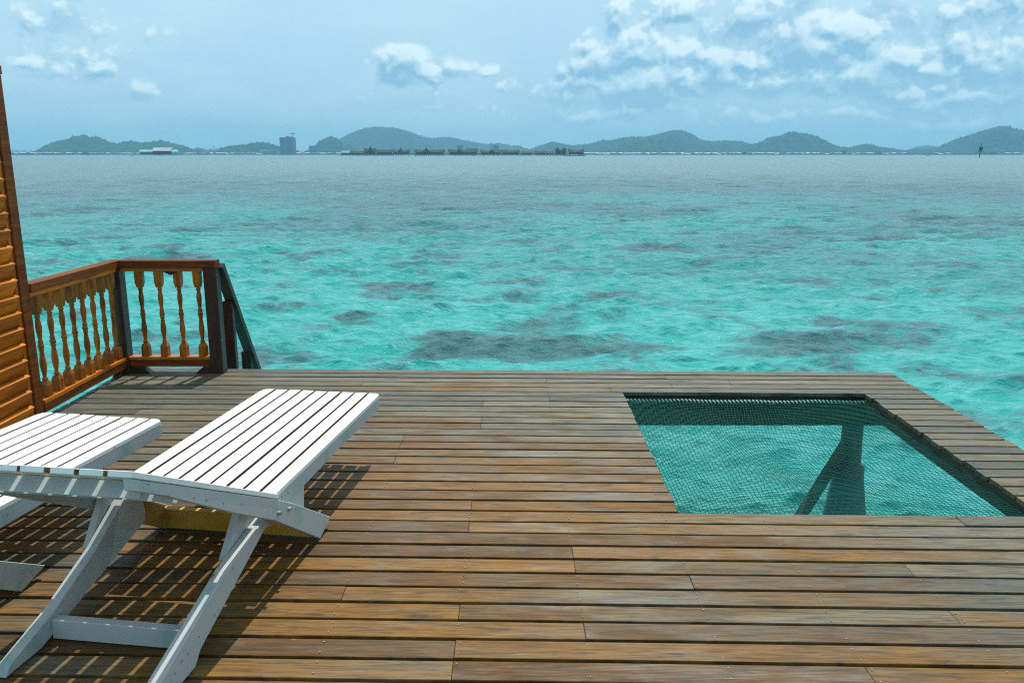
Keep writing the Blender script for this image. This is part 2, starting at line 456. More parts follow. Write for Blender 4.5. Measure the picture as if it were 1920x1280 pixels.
# ------------------------------------------------------------------ mesh builder
class MB:
    def __init__(s):
        s.v = []
        s.f = []

    def add(s, vs, fs):
        k = len(s.v)
        s.v += [tuple(p) for p in vs]
        s.f += [tuple(k + i for i in f) for f in fs]
        return s

    def box(s, x0, x1, y0, y1, z0, z1):
        return s.add([(x0, y0, z0), (x1, y0, z0), (x1, y1, z0), (x0, y1, z0), (x0, y0, z1), (x1, y0, z1), (x1, y1, z1), (x0, y1, z1)],
                     [(0, 3, 2, 1), (4, 5, 6, 7), (0, 1, 5, 4), (1, 2, 6, 5), (2, 3, 7, 6), (3, 0, 4, 7)])

    def prism(s, poly, axis, a, b_):
        """extrude a polygon; axis 'x': poly is (y,z); 'y': (x,z); 'z': (x,y)"""
        n = len(poly)
        def P(p, q):
            return (q, p[0], p[1]) if axis == 'x' else (p[0], q, p[1]) if axis == 'y' else (p[0], p[1], q)
        return s.add([P(p, a) for p in poly] + [P(p, b_) for p in poly],
                     [tuple(range(n))[::-1], tuple(range(n, 2 * n))] + [(i, (i + 1) % n, n + (i + 1) % n, n + i) for i in range(n)])

    def bar(s, p, q, wd, th, up=(0, 0, 1)):
        p, q = Vector(p), Vector(q)
        d = (q - p).normalized()
        sx = d.cross(Vector(up))
        if sx.length < 1e-4:
            sx = d.cross(Vector((1, 0, 0)))
        sx.normalize()
        uz = sx.cross(d)
        vs = []
        for e in (p, q):
            for (i, j) in ((-1, -1), (1, -1), (1, 1), (-1, 1)):
                vs.append(e + sx * wd / 2 * i + uz * th / 2 * j)
        return s.add(vs, [(3, 2, 1, 0), (4, 5, 6, 7), (0, 1, 5, 4), (1, 2, 6, 5), (2, 3, 7, 6), (3, 0, 4, 7)])

    def tube(s, pts, r, n=6, r2=None):
        k = len(pts)
        P_ = [Vector(p) for p in pts]
        vs = []
        for i, p in enumerate(P_):
            d = (P_[min(i + 1, k - 1)] - P_[max(i - 1, 0)]).normalized()
            sx = d.cross(Vector((0, 0, 1)))
            if sx.length < 1e-3:
                sx = d.cross(Vector((1, 0, 0)))
            sx.normalize()
            uz = sx.cross(d)
            rr = r if r2 is None else r + (r2 - r) * i / max(1, k - 1)
            for j in range(n):
                a = 2 * math.pi * j / n
                vs.append(p + (sx * math.cos(a) + uz * math.sin(a)) * rr)
        fs = []
        for i in range(k - 1):
            for j in range(n):
                fs.append((i * n + j, i * n + (j + 1) % n, (i + 1) * n + (j + 1) % n, (i + 1) * n + j))
        fs += [tuple(range(n))[::-1], tuple((k - 1) * n + j for j in range(n))]
        return s.add(vs, fs)

    def mesh(s, name, mat, smooth=False, bevel=0.0):
        me = bpy.data.meshes.new(name)
        me.from_pydata(s.v, [], s.f)
        bm = bmesh.new()
        bm.from_mesh(me)
        bmesh.ops.recalc_face_normals(bm, faces=bm.faces)
        if bevel:
            ed = [e for e in bm.edges if len(e.link_faces) == 2 and e.calc_face_angle(0) > 0.5]
            bmesh.ops.bevel(bm, geom=ed, offset=bevel, segments=1, affect='EDGES', clamp_overlap=True)
        bm.to_mesh(me)
        bm.free()
        if smooth:
            for p in me.polygons:
                p.use_smooth = True
        me.materials.append(MAT[mat])
        return me

    def build(s, name, mat, parent=None, smooth=False, bevel=0.0):
        return link(name, s.mesh(name, mat, smooth, bevel), parent)


COL = S.collection


LAST = [None]


def link(name, data, parent=None, loc=None):
    o = bpy.data.objects.new(name, data)
    LAST[0] = o
    COL.objects.link(o)
    if parent is not None:
        o.parent = parent
    if loc is not None:
        o.location = loc
    return o


def tag(o, label=None, cat=None, group=None, kind=None):
    if label:
        o['label'] = label
    if cat:
        o['category'] = cat
    if group:
        o['group'] = group
    if kind:
        o['kind'] = kind
    return o


def empty(name, loc=(0, 0, 0), rz=0.0):
    o = link(name, None)
    o.location = loc
    o.rotation_euler = (0, 0, rz)
    o.empty_display_size = 0.1
    return o


def copy_tree(o, parent=None):
    c_ = o.copy()
    COL.objects.link(c_)
    c_.parent = parent
    for ch in list(o.children):
        copy_tree(ch, c_)
    return c_


# ================================================================== SETTING
WZ = -1.3
# ---- the sea: a fan of quads that get larger with distance, with real waves on it
rng = np.random.default_rng(5)
NR, NA = 1180, 760
r0, r1 = 3.0, 420.0
rr = r0 * (r1 / r0) ** (np.arange(NR) / (NR - 1))
aa = np.linspace(-0.80, 0.80, NA)
RR, AA = np.meshgrid(rr, aa, indexing='ij')
GX = RR * np.sin(AA)
GY = RR * np.cos(AA)
dr = RR * (math.log(r1 / r0) / (NR - 1))
Hh = np.zeros_like(GX)
DXh = np.zeros_like(GX)
DYh = np.zeros_like(GX)
for i in range(90):
    lam = 0.20 * (2.6 / 0.20) ** rng.random()
    k = 2 * math.pi / lam
    th = rng.normal(0.18, 0.36) + math.pi / 2
    amp = 0.0096 * lam ** 0.70 * rng.uniform(0.5, 1.3)
    att = np.clip((lam / dr - 2.2) / 2.5, 0, 1)
    ph = k * (GX * math.cos(th) + GY * math.sin(th)) + rng.random() * 6.283
    env = 0.7 + 0.5 * np.sin(GX * 0.13 * math.cos(i) + GY * 0.17 * math.sin(i * 1.7) + i)
    Hh += amp * att * env * np.cos(ph)
    DXh -= 0.8 * amp * att * env * math.cos(th) * np.sin(ph)
    DYh -= 0.8 * amp * att * env * math.sin(th) * np.sin(ph)
fade = np.clip((r1 - RR) / 80.0, 0, 1)
V = np.stack([GX + DXh * fade, GY + DYh * fade, WZ + Hh * fade], -1).reshape(-1, 3)
idx = np.arange(NR * NA).reshape(NR, NA)
Fq = np.stack([idx[:-1, :-1], idx[:-1, 1:], idx[1:, 1:], idx[1:, :-1]], -1).reshape(-1, 4)
# flat rest of the sea: around, behind and out to the horizon
extra_v, extra_f = [], []


def addq(q):
    k = NR * NA + len(extra_v)
    extra_v.extend(q)
    extra_f.append((k, k + 1, k + 2, k + 3))


farR = 8300.0
sx0, cy0 = math.sin(0.8), math.cos(0.8)
for j in range(NA - 1):
    a0, a1 = aa[j], aa[j + 1]
    if True:
        f0, f1 = farR / math.cos(a0), farR / math.cos(a1)
        f0, f1 = min(f0, 8300 / max(abs(math.sin(a0)), .01)), min(f1, 8300 / max(abs(math.sin(a1)), .01))
        addq([(r1 * math.sin(a0), r1 * math.cos(a0), WZ), (f0 * math.sin(a0), f0 * math.cos(a0), WZ),
              (f1 * math.sin(a1), f1 * math.cos(a1), WZ), (r1 * math.sin(a1), r1 * math.cos(a1), WZ)])
NB = 48
side = np.linspace(0.80, 2 * math.pi - 0.80, NB)
for j in range(NB - 1):
    a0, a1 = side[j], side[j + 1]
    q = 420.0
    addq([(0, 0, WZ)] + [(q * math.sin(a0), q * math.cos(a0), WZ), (q * math.sin(a1), q * math.cos(a1), WZ)] + [(0.001, 0, WZ)])
for j in range(NA - 1):
    a0, a1 = aa[j], aa[j + 1]
    addq([(0, 0, WZ), (r0 * math.sin(a0), r0 * math.cos(a0), WZ), (r0 * math.sin(a1), r0 * math.cos(a1), WZ), (0.001, 0, WZ)])
for j in range(NB - 1):
    a0, a1 = side[j], side[j + 1]
    q = 420.0
    addq([(q * math.sin(a0), q * math.cos(a0), WZ), (900 * math.sin(a0), 900 * math.cos(a0), WZ),
          (900 * math.sin(a1), 900 * math.cos(a1), WZ), (q * math.sin(a1), q * math.cos(a1), WZ)])
V = np.concatenate([V, np.array(extra_v, dtype=float)])
Fq = np.concatenate([Fq, np.array(extra_f)])
me = bpy.data.meshes.new('sea')
me.vertices.add(len(V))
me.vertices.foreach_set('co', V.astype(np.float32).ravel())
me.loops.add(len(Fq) * 4)
me.loops.foreach_set('vertex_index', Fq.astype(np.int32).ravel())
me.polygons.add(len(Fq))
me.polygons.foreach_set('loop_start', np.arange(0, len(Fq) * 4, 4, dtype=np.int32))
me.polygons.foreach_set('loop_total', np.full(len(Fq), 4, dtype=np.int32))
me.update(calc_edges=True)
me.polygons.foreach_set('use_smooth', np.ones(len(Fq), dtype=bool))
me.materials.append(MAT['sea_water'])
me.update()
# all faces up
bmx = None
sea = link('sea', me)
tag(sea, 'turquoise shallow sea with dark reef patches and small choppy waves', kind='structure')
if me.polygons[0].normal.z < 0:
    me.flip_normals()

# ---- hills across the bay
HOR = 288.6


def hill(name, prof, dist, depth, seed, label, mat='forest', rough=1.0):
    """terrain block: ridge line given by azimuth and height, falling away in front and behind"""
    px_ = np.array([p[0] for p in prof], float)
    hy = np.array([(HOR - p[1]) for p in prof], float)
    n = max(24, int((px_[-1] - px_[0]) / 1.6))
    xs = np.linspace(px_[0], px_[-1], n)
    hs = np.interp(xs, px_, hy)
    ker = np.array([1, 2, 1]) / 4
    hs[1:-1] = np.convolve(hs, ker, 'same')[1:-1]
    rg = np.random.default_rng(seed)
    m_ = 26
    zc = dist * CT + 2 * ST
    wx = (xs - 960) / FPX * (dist * CT)
    wh = np.maximum(hs, 0) / FPX * dist * 1.02
    vs, fs = [], []
    gx = rg.random(9) * 6.28
    for j in range(m_):
        tt = j / (m_ - 1) * 2 - 1
        prof_y = math.cos(tt * math.pi / 2) ** 0.8 if abs(tt) < 1 else 0.0
        yy = dist + tt * depth / 2
        for i in range(n):
            x = wx[i] * (1 + tt * depth / 2 / dist * 0.8)
            spur = 1 + 0.22 * (1 - prof_y) * math.sin(wx[i] * 2 * math.pi / (dist * 0.05) + gx[0] + tt * 2)
            spur += 0.12 * (1 - prof_y) * math.sin(wx[i] * 2 * math.pi / (dist * 0.021) + gx[1])
            hgt_ = wh[i] * prof_y * spur
            gul = abs(math.sin(x * 2 * math.pi / 260.0 + gx[2] + tt * 1.3 + 1.2 * math.sin(x / 97.0 + gx[3])))
            gul2 = abs(math.sin(x * 2 * math.pi / 97.0 + gx[4] + tt * 2.1 + math.sin(x / 41.0)))
            mid_ = 4 * prof_y * (1 - prof_y)
            hgt_ *= 1 - mid_ * (0.50 * gul + 0.26 * gul2)
            canopy = rough * dist / FPX * (2.2 * (rg.random() - 0.45) + (2.2 if rg.random() > .93 else 0)) * (1 if hgt_ > dist / FPX * 1.5 else 0.2)
            vs.append((x, yy, max(WZ + 0.3, WZ + 1.0 + hgt_ + canopy) if 0 < j < m_ - 1 else WZ - 1.0))
    for j in range(m_ - 1):
        for i in range(n - 1):
            a_ = j * n + i
            fs.append((a_, a_ + 1, a_ + n + 1, a_ + n))
    me_ = bpy.data.meshes.new(name)
    me_.from_pydata(vs, [], fs)
    me_.materials.append(MAT[mat])
    o = link(name, me_)
    tag(o, label, kind='structure')
    return o


hill('hill', [(70, 283), (77, 280), (87, 273), (113, 265), (130, 262), (143, 257), (152, 258), (158, 253.5), (164, 254), (170, 258), (177, 259),
              (186, 258), (195, 261), (207, 267), (222, 270), (240, 266), (247, 265), (262, 268), (275, 268), (290, 267), (306, 264), (322, 269),
              (345, 273), (360, 279), (380, 284)], 3600, 700, 1, 'low forested hill behind the far left shore')
hill('hill', [(355, 284), (372, 277), (388, 281), (405, 281), (418, 277), (440, 284)], 5600, 600, 2, 'faint small hill seen between two nearer hills', 'far_forest')
hill('hill', [(405, 284), (425, 275), (455, 272), (470, 270), (480, 268), (500, 268.5), (515, 272), (530, 278), (545, 283)], 3700, 500, 3, 'low green hill just left of the tower block')
hill('hill', [(572, 284), (590, 276), (600, 265), (612, 261), (623, 257.5), (635, 261), (647, 271), (665, 279), (690, 284)], 3900, 500, 4, 'steep rounded hill at the left foot of the broad hill')
hill('hill', [(600, 283), (637, 263), (652, 255), (670, 248), (687, 242.7), (710, 240.7), (740, 242.7), (767, 248), (787, 256), (793, 258),
              (813, 261), (830, 258), (845, 259), (860, 262), (887, 267), (913, 271), (937, 269), (960, 274), (970, 273), (990, 280), (1010, 284)],
     5800, 900, 5, 'broad domed hill, hazy, behind the stilt village', 'far_forest', 0.6)
hill('hill', [(975, 284), (993, 280), (1013, 273), (1025, 270), (1037, 266), (1048, 269), (1060, 272), (1073, 273), (1107, 270), (1130, 264), (1147, 264),
              (1167, 259), (1190, 258), (1210, 258), (1230, 254), (1256, 247), (1279, 247), (1297, 254), (1316, 264.5), (1342, 266), (1357, 264.5),
              (1387, 265.6), (1410, 271), (1425, 275), (1450, 284)], 5000, 900, 6, 'long ridge with one peak right of the stilt village', 'far_forest', 0.8)
hill('hill', [(1140, 284), (1165, 272), (1195, 265), (1222, 263), (1249, 269), (1275, 279), (1300, 284)], 3900, 500, 7, 'low dark foothill in front of the long ridge')
hill('hill', [(1360, 284), (1395, 274), (1425, 267.5), (1440, 259), (1462, 255.5), (1475, 250), (1485, 248.7), (1500, 252), (1511, 253), (1526, 256),
              (1549, 266.7), (1571, 275), (1594, 277), (1610, 272), (1624, 270), (1646, 275), (1684, 280.6), (1710, 284)], 4400, 800, 8,
     'ridge with a notched double summit right of the middle', 'far_forest', 0.9)
hill('hill', [(1690, 284), (1720, 275), (1736, 273), (1760, 276), (1800, 284)], 6600, 500, 9, 'very faint low hill farthest off', 'far_forest', 0.5)
hill('hill', [(1690, 284), (1712, 280), (1755, 277), (1785, 264), (1805, 257), (1819, 253), (1838, 247), (1856, 242), (1882, 239), (1897, 244), (1920, 248),
              (1960, 253), (2020, 268), (2080, 284)], 4300, 900, 10, 'tall forested hill at the right end of the bay', 'far_forest', 0.9)
hill('hill', [(-320, 284), (-240, 262), (-150, 255), (-60, 268), (20, 284)], 4800, 900, 12, 'forested hill beyond the left edge of the bay', 'far_forest')

# shore land and its belt of bushes
mb = MB()
mb.box(-3600, 3700, 3100, 7600, WZ - 0.5, WZ + 0.9)
tag(mb.build('shore', 'shore_ground'), 'low flat shore along the far side of the bay', kind='structure')
vs, fs = [], []
n = 1500
rg = np.random.default_rng(21)
base_h = np.convolve(rg.random(n + 40), np.ones(14) / 14, 'same')[20:20 + n]
for i in range(n):
    x = -3000 + 6300 * i / (n - 1)
    hgt_ = 2.0 + 9.5 * max(0, base_h[i] - 0.28) * 2 + rg.random() * 3.2
    if -1750 < x < -1150:
        hgt_ += 3
    for j, (yy, kf) in enumerate(((3330, 0), (3345, .75), (3375, 1.0), (3420, .8), (3450, 0))):
        vs.append((x, yy + rg.random() * 10, WZ + 0.8 + hgt_ * kf + (rg.random() - .5) * 1.5 * (kf > 0)))
for i in range(n - 1):
    for j in range(4):
        a_ = i * 5 + j
        fs.append((a_, a_ + 5, a_ + 6, a_ + 1))
me = bpy.data.meshes.new('shore_trees')
me.from_pydata(vs, [], fs)
me.materials.append(MAT['forest'])
tag(link('shore_trees', me), 'belt of mangrove and bushes along the far shore', 'shore trees', kind='stuff')

# ---- haze: humid sea air
HAZE = (-5200.0, 5200.0, -950.0, 8330.0, WZ - 3.5, 215.0)
mb = MB()
mb.box(*HAZE)
me = bpy.data.meshes.new('haze')
me.from_pydata(mb.v, [], mb.f)
hm = bpy.data.materials.new('haze')
hm.use_nodes = True
hm.node_tree.nodes.clear()
hn = NT(hm.node_tree)
pv = hn.node('ShaderNodeVolumePrincipled')
pv.inputs['Color'].default_value = (0.33, 0.76, 1.0, 1)
pv.inputs['Density'].default_value = 0.00016
pv.inputs['Anisotropy'].default_value = 0.1
ho = hn.node('ShaderNodeOutputMaterial')
hn.l.new(pv.outputs[0], ho.inputs['Volume'])
me.materials.append(hm)
tag(link('haze', me), 'pale blue sea haze over the bay', 'haze', kind='stuff')


# ================================================================== DECK
SK = -0.024                                                # the planks run a touch off square


def Yp(x, yr):
    return yr + SK * x


DX0, DX1 = -2.93, 2.845
HX0, HX1 = 0.765, 2.42
PITCH, BW, BT = 0.1153, 0.0975, 0.026
NROW = 54
deck = empty('deck')
tag(deck, 'slatted wooden deck over the sea with a netted opening', kind='structure')
JST = [0.25 + 0.44 * k for k in range(-8, 7)]
JST = [x for x in JST if DX0 + 0.05 < x < DX1 - 0.05]
Y_TOP = 6.07


def plank(x0, x1, ya, yb, dz):
    mb = MB()
    x0 += 0.0005
    x1 -= 0.0005
    P_ = []
    e = 0.0016
    for z_ in (-BT + dz, dz):
        P_ += [(x0, Yp(x0, ya), z_), (x1, Yp(x1, ya), z_), (x1, Yp(x1, yb), z_), (x0, Yp(x0, yb), z_)]
    mb.add(P_, [(0, 3, 2, 1), (4, 5, 6, 7), (0, 1, 5, 4), (1, 2, 6, 5), (2, 3, 7, 6), (3, 0, 4, 7)])
    return mb.build('deck_plank', 'deck_wood', deck, bevel=0.0015)


hole_rows = []
screws = MB()
rp = random.Random(11)
for k in range(NROW):
    yb = Y_TOP - k * PITCH
    ya = yb - BW
    yc = (ya + yb) / 2
    in_hole = 3.56 < yc + SK * 1.6 + 0.0 and yc + SK * 1.6 < 5.44
    spans = [(DX0 + rp.uniform(-.004, .006), DX1 + rp.uniform(-.006, .006))]
    if in_hole:
        hole_rows.append((ya, yb))
        spans = [(spans[0][0], HX0 + rp.uniform(-.004, .004)), (HX1 + rp.uniform(-.01, .006), spans[0][1])]
    for (sx, ex) in spans:
        cuts = []
        if ex - sx > 1.2:
            cand = [j for j in JST if sx + 0.5 < j < ex - 0.5]
            rp.shuffle(cand)
            want = 1 if ex - sx < 4 else rp.choice((1, 2, 2, 3))
            for j in cand:
                if len(cuts) >= want:
                    break
                if all(abs(j - q) > 1.1 for q in cuts):
                    cuts.append(j)
        cuts.sort()
        # two clean butt lines that the photograph shows near the middle
        ed = [sx] + cuts + [ex]
        for a_, b_ in zip(ed[:-1], ed[1:]):
            plank(a_, b_, ya, yb, rp.uniform(-.0016, .0016))
        for j in JST:
            if sx < j < ex and k > 2:
                for yy in (ya + 0.02, yb - 0.02):
                    if rp.random() < 0.8:
                        xx = j + rp.uniform(-.006, .006) + (0.012 if j in cuts else 0)
                        cx, cy = xx, Yp(xx, yy) + rp.uniform(-.003, .003)
                        n_ = 6
                        screws.add([(cx + .0026 * math.cos(q * 6.283 / n_), cy + .0026 * math.sin(q * 6.283 / n_), zz) for zz in (0.0, 0.0034) for q in range(n_)],
                                   [tuple(range(n_))[::-1], tuple(range(n_, 2 * n_))] + [(q, (q + 1) % n_, n_ + (q + 1) % n_, n_ + q) for q in range(n_)])
tag(screws.build('screws', 'screw_head', deck), kind='stuff')
Y_BACK = Y_TOP - NROW * PITCH
HYa = hole_rows[-1][0]
HYb = hole_rows[0][1]
for j in JST:
    if HX0 - 0.02 < j < HX1 + 0.02:
        MB().box(j - .024, j + .024, Y_BACK + .05, HYa - 0.05, -.13, -.029).build('joist', 'frame_timber', deck)
        MB().box(j - .024, j + .024, HYb + 0.03, 5.93, -.13, -.029).build('joist', 'frame_timber', deck)
    else:
        MB().box(j - .024, j + .024, Y_BACK + .05, 5.93, -.13, -.029).build('joist', 'frame_timber', deck)
MB().box(HX0 - .11, HX0 - .055, HYa - .05, HYb + .03, -.16, -.029).build('joist', 'frame_timber', deck)
MB().box(-2.9, 2.80, 5.50, 5.56, -.245, -.131).build('beam', 'frame_timber', deck)
MB().box(-2.9, 2.70, 5.562, 5.60, -.245, -.131).build('beam', 'frame_timber', deck)
MB().box(2.66, 2.72, 0.0, 5.49, -.245, -.029).build('beam', 'frame_timber', deck)
MB().box(HX0 - .2, 2.65, HYb + .035, HYb + .055, -.24, -.031).build('beam', 'frame_timber', deck)
MB().box(-2.9, 2.64, 2.9, 2.98, -.245, -.131).build('beam', 'frame_timber', deck)
MB().box(-2.9, 2.64, 0.6, 0.68, -.245, -.131).build('beam', 'frame_timber', deck)


def piling(x, y):
    mb = MB()
    n_ = 14
    prof = [(-.2455, .070), (-.60, .078), (-.605, .105), (-.66, .105), (-.70, .108), (-1.0, .150), (-1.35, .175), (-3.0, .19)]
    for i, (zz, r_) in enumerate(prof):
        mb.v += [(x + r_ * math.cos(q * 6.283 / n_), y + r_ * math.sin(q * 6.283 / n_), zz) for q in range(n_)]
    for i in range(len(prof) - 1):
        for q in range(n_):
            mb.f.append((i * n_ + q, i * n_ + (q + 1) % n_, (i + 1) * n_ + (q + 1) % n_, (i + 1) * n_ + q))
    mb.build('piling', 'concrete', deck, smooth=True)


for (x, y) in ((2.45, 5.66), (-0.1, 5.66), (-2.6, 5.66), (2.5, 2.9), (-0.1, 2.9), (-2.6, 2.9), (-0.1, .6), (-2.6, .6), (2.5, .6)):
    piling(x, y)
MB().bar((2.385, 5.60, -.42), (1.76, 5.60, -1.65), .05, .085, (0, 1, 0)).build('brace', 'frame_timber', deck)
MB().bar((-0.16, 5.60, -.36), (-0.82, 5.60, -1.65), .10, .11, (0, 1, 0)).build('brace', 'frame_timber', deck)

# ================================================================== NET over the opening
net = empty('cargo_net', (0, 0, 0))
tag(net, 'green knotted rope net sagging across the square opening in the deck', 'net')
nx0, nx1 = HX0 - 0.03, HX1 + 0.03
ny0, ny1 = HYa - 0.01, HYb + 0.015


def net_pt(u_, v_):
    x = nx0 + (nx1 - nx0) * u_
    y = ny0 + (ny1 - ny0) * v_
    sg = max(0.0, math.sin(math.pi * u_) * math.sin(math.pi * v_)) ** 0.6
    z_ = -0.045 - 0.10 * sg - 0.012 * sg * math.sin(u_ * 9 + v_ * 5)
    bow = math.sin(math.pi * u_) * math.sin(math.pi * v_)
    x += bow * (0.05 * math.sin(v_ * 5.0 + 0.6) + 0.03 * math.sin(u_ * 11 + v_ * 7)) + 0.20 * (1 - u_) ** 2 * u_ * 4 * (v_ - .5)
    y += bow * (0.07 * math.cos(u_ * 6.0 + 0.4) + 0.018 * math.sin(v_ * 17 + u_ * 6)) - 0.14 * u_ * (1 - u_) * (1 - v_)
    return Vector((x, y + SK * x, z_))


NU, NV, SEG = 80, 88, 56
mb = MB()
for i in range(NU + 1):
    u_ = i / NU
    mb.tube([net_pt(u_ + .0018 * math.sin(j * 1.9 + i * 2.3), j / SEG) for j in range(SEG + 1)], .0017, 3)
for i in range(NV + 1):
    v_ = i / NV
    mb.tube([net_pt(j / SEG, v_ + .0018 * math.sin(j * 1.7 + i * 1.3)) for j in range(SEG + 1)], .0017, 3)
mb.build('netting', 'net_green', net)
for s_ in range(2):
    mb = MB()
    pts = []
    for i in range(560):
        u_ = i / 559
        a_ = i * 0.72 + s_ * math.pi
        x = nx0 + (nx1 - nx0) * u_
        y = ny1 - 0.020 + SK * x + 0.008 * math.sin(u_ * 9)
        pts.append((x, y + .006 * math.cos(a_), -.052 + .006 * math.sin(a_) - .006 * abs(math.sin(u_ * 12))))
    mb.tube(pts, .0062, 5)
    mb.build('edge_rope', 'rope_white' if s_ == 0 else 'net_green', net)

# ================================================================== RAILING
XR = -2.905
PY = 6.02                                                 # sea side run


def block_baluster():
    """square headed turned baluster, 0.662 tall"""
    mb = MB()
    n_ = 12
    Hb = 0.662

    def sq(w0, z0, w1, z1):
        mb.add([(-w0, -w0, z0), (w0, -w0, z0), (w0, w0, z0), (-w0, w0, z0), (-w1, -w1, z1), (w1, -w1, z1), (w1, w1, z1), (-w1, w1, z1)],
               [(3, 2, 1, 0), (4, 5, 6, 7), (0, 1, 5, 4), (1, 2, 6, 5), (2, 3, 7, 6), (3, 0, 4, 7)])
    sq(.029, 0, .029, .075)
    sq(.029, .075, .020, .102)
    sq(.020, Hb - .125, .029, Hb - .085)
    sq(.029, Hb - .085, .029, Hb)
    prof = [(.095, .019), (.104, .017), (.108, .024), (.120, .024), (.124, .0165), (.140, .017), (.165, .022), (.195, .0275), (.225, .0275),
            (.262, .022), (.295, .0165), (.299, .022), (.312, .022), (.316, .018), (.322, .026), (.340, .0265), (.346, .018), (.351, .022), (.365, .022),
            (.370, .0165), (.400, .019), (.430, .0245), (.462, .0265), (.490, .0215), (.512, .0165), (.517, .023), (.529, .023), (.534, .0165), (.548, .021)]
    base_k = len(mb.v)
    for (zz, r_) in prof:
        r_ *= 0.80
        mb.v += [(r_ * math.cos(q * 6.283 / n_), r_ * math.sin(q * 6.283 / n_), zz) for q in range(n_)]
    for i in range(len(prof) - 1):
        for q in range(n_):
            a_ = base_k + i * n_
            mb.f.append((a_ + q, a_ + (q + 1) % n_, a_ + n_ + (q + 1) % n_, a_ + n_ + q))
    me_ = mb.mesh('baluster', 'varnish_orange_z')
    for p in me_.polygons:
        zc_ = p.center.z
        if .103 < zc_ < .54:
            p.use_smooth = True
    return me_


bal_me = block_baluster()
rail = empty('deck_railing', (XR, PY, 0))
tag(rail, 'L shaped varnished railing with turned orange balusters at the far left deck corner', 'railing')


def rl(o):
    o.location = Vector(o.location) - Vector((XR, PY, 0))
    return o


def rbuild(mb, name, mat, bevel=.002):
    o = mb.build(name, mat, rail, bevel=bevel)
    o.location = (-XR, -PY, 0)
    return o


YL0 = 4.868
# left run
rbuild(MB().box(XR - .045, XR + .045, YL0, PY + .045, .795, .847), 'top_rail', 'varnish_red_y')
rbuild(MB().box(XR - .030, XR + .030, YL0, PY - .05, .765, .7935), 'top_rail', 'varnish_orange_y')
rbuild(MB().box(XR - .040, XR + .040, YL0, PY - .05, .104, .128), 'bottom_rail', 'varnish_orange_y')
rbuild(MB().box(XR - .028, XR + .036, YL0, PY - .05, .050, .1025), 'bottom_rail', 'varnish_red_y')
for i in range(8):
    y = 4.965 + i * (5.915 - 4.965) / 7
    o = link('baluster', bal_me, rail, (0, y - PY, .1285))
    o.scale = (.90, .90, .9615)
# corner post and end post
XE = -2.20
rbuild(MB().box(XR - .048, XR + .047, PY - .047, PY + .045, .0, .7945), 'post', 'varnish_dark_z', .003)
rbuild(MB().box(XE - .050, XE + .045, PY - .047, PY + .045, .0, .7945), 'post', 'varnish_dark_z', .003)
# sea side run
rbuild(MB().box(XR + .0465, XE + .047, PY - .05, PY + .045, .795, .847), 'top_rail', 'varnish_red_x')
rbuild(MB().box(XR + .049, XE - .052, PY - .028, PY + .03, .765, .7935), 'top_rail', 'varnish_orange_x')
rbuild(MB().box(XR + .049, XE - .052, PY - .040, PY + .04, .104, .128), 'bottom_rail', 'varnish_orange_x')
rbuild(MB().box(XR + .049, XE - .052, PY - .030, PY + .03, .052, .1025), 'bottom_rail', 'varnish_red_x')
for i in range(4):
    x = -2.735 + i * .142
    o = link('baluster', bal_me, rail, (x - XR, 0, .1285))
    o.scale = (.90, .90, .9615)
rbuild(MB().prism([(XR + .049, .0), (XR + .20, .0), (XR + .14, .050), (XR + .049, .050)], 'y', PY - .035, PY + .03), 'foot_block', 'varnish_dark_z')
rbuild(MB().prism([(XE - .052, .0), (XE - .17, .0), (XE - .11, .050), (XE - .052, .050)], 'y', PY - .035, PY + .03), 'foot_block', 'varnish_dark_z')
rbuild(MB().prism([(PY - .05, .0), (PY - .19, .0), (PY - .13, .0485), (PY - .05, .0485)], 'x', XR - .02, XR + .03), 'foot_block', 'varnish_dark_z')
rbuild(MB().prism([(-2.55, .7645), (-2.49, .738), (-2.44, .7645)], 'y', PY - .03, PY - .02), 'bracket', 'varnish_dark_z', 0)

# handrail of the steps down to the water
hr = empty('stair_handrail', (-2.17, 6.1, 0))
tag(hr, 'steep wooden handrail on two posts going down to the water behind the end post', 'handrail')


def hb(mb, name, mat, bevel=.002):
    o = mb.build(name, mat, hr, bevel=bevel)
    o.location = (2.17, -6.1, 0)
    return o


hb(MB().bar((-2.165, 6.075, .800), (-2.165, 7.42, -1.10), .05, .075, (1, 0, 0)), 'handrail', 'varnish_dark_z')
hb(MB().bar((-2.185, 6.27, .50), (-2.185, 6.27, -2.2), .055, .075, (1, 0, 0)), 'post', 'varnish_dark_z')
hb(MB().bar((-2.185, 6.62, .02), (-2.185, 6.62, -2.2), .055, .075, (1, 0, 0)), 'post', 'varnish_dark_z')
hb(MB().bar((-2.185, 7.10, -.66), (-2.185, 7.10, -2.2), .055, .075, (1, 0, 0)), 'post', 'varnish_dark_z')

# ================================================================== LOUVRE SCREEN
XS = -2.895
scr = empty('louvre_screen', (XS, 4.8, 0))
tag(scr, 'orange varnished louvred privacy screen in a dark red frame at the left edge', 'screen')


def sb(mb, name, mat, bevel=.002):
    o = mb.build(name, mat, scr, bevel=bevel)
    o.location = (-XS, -4.8, 0)
    return o


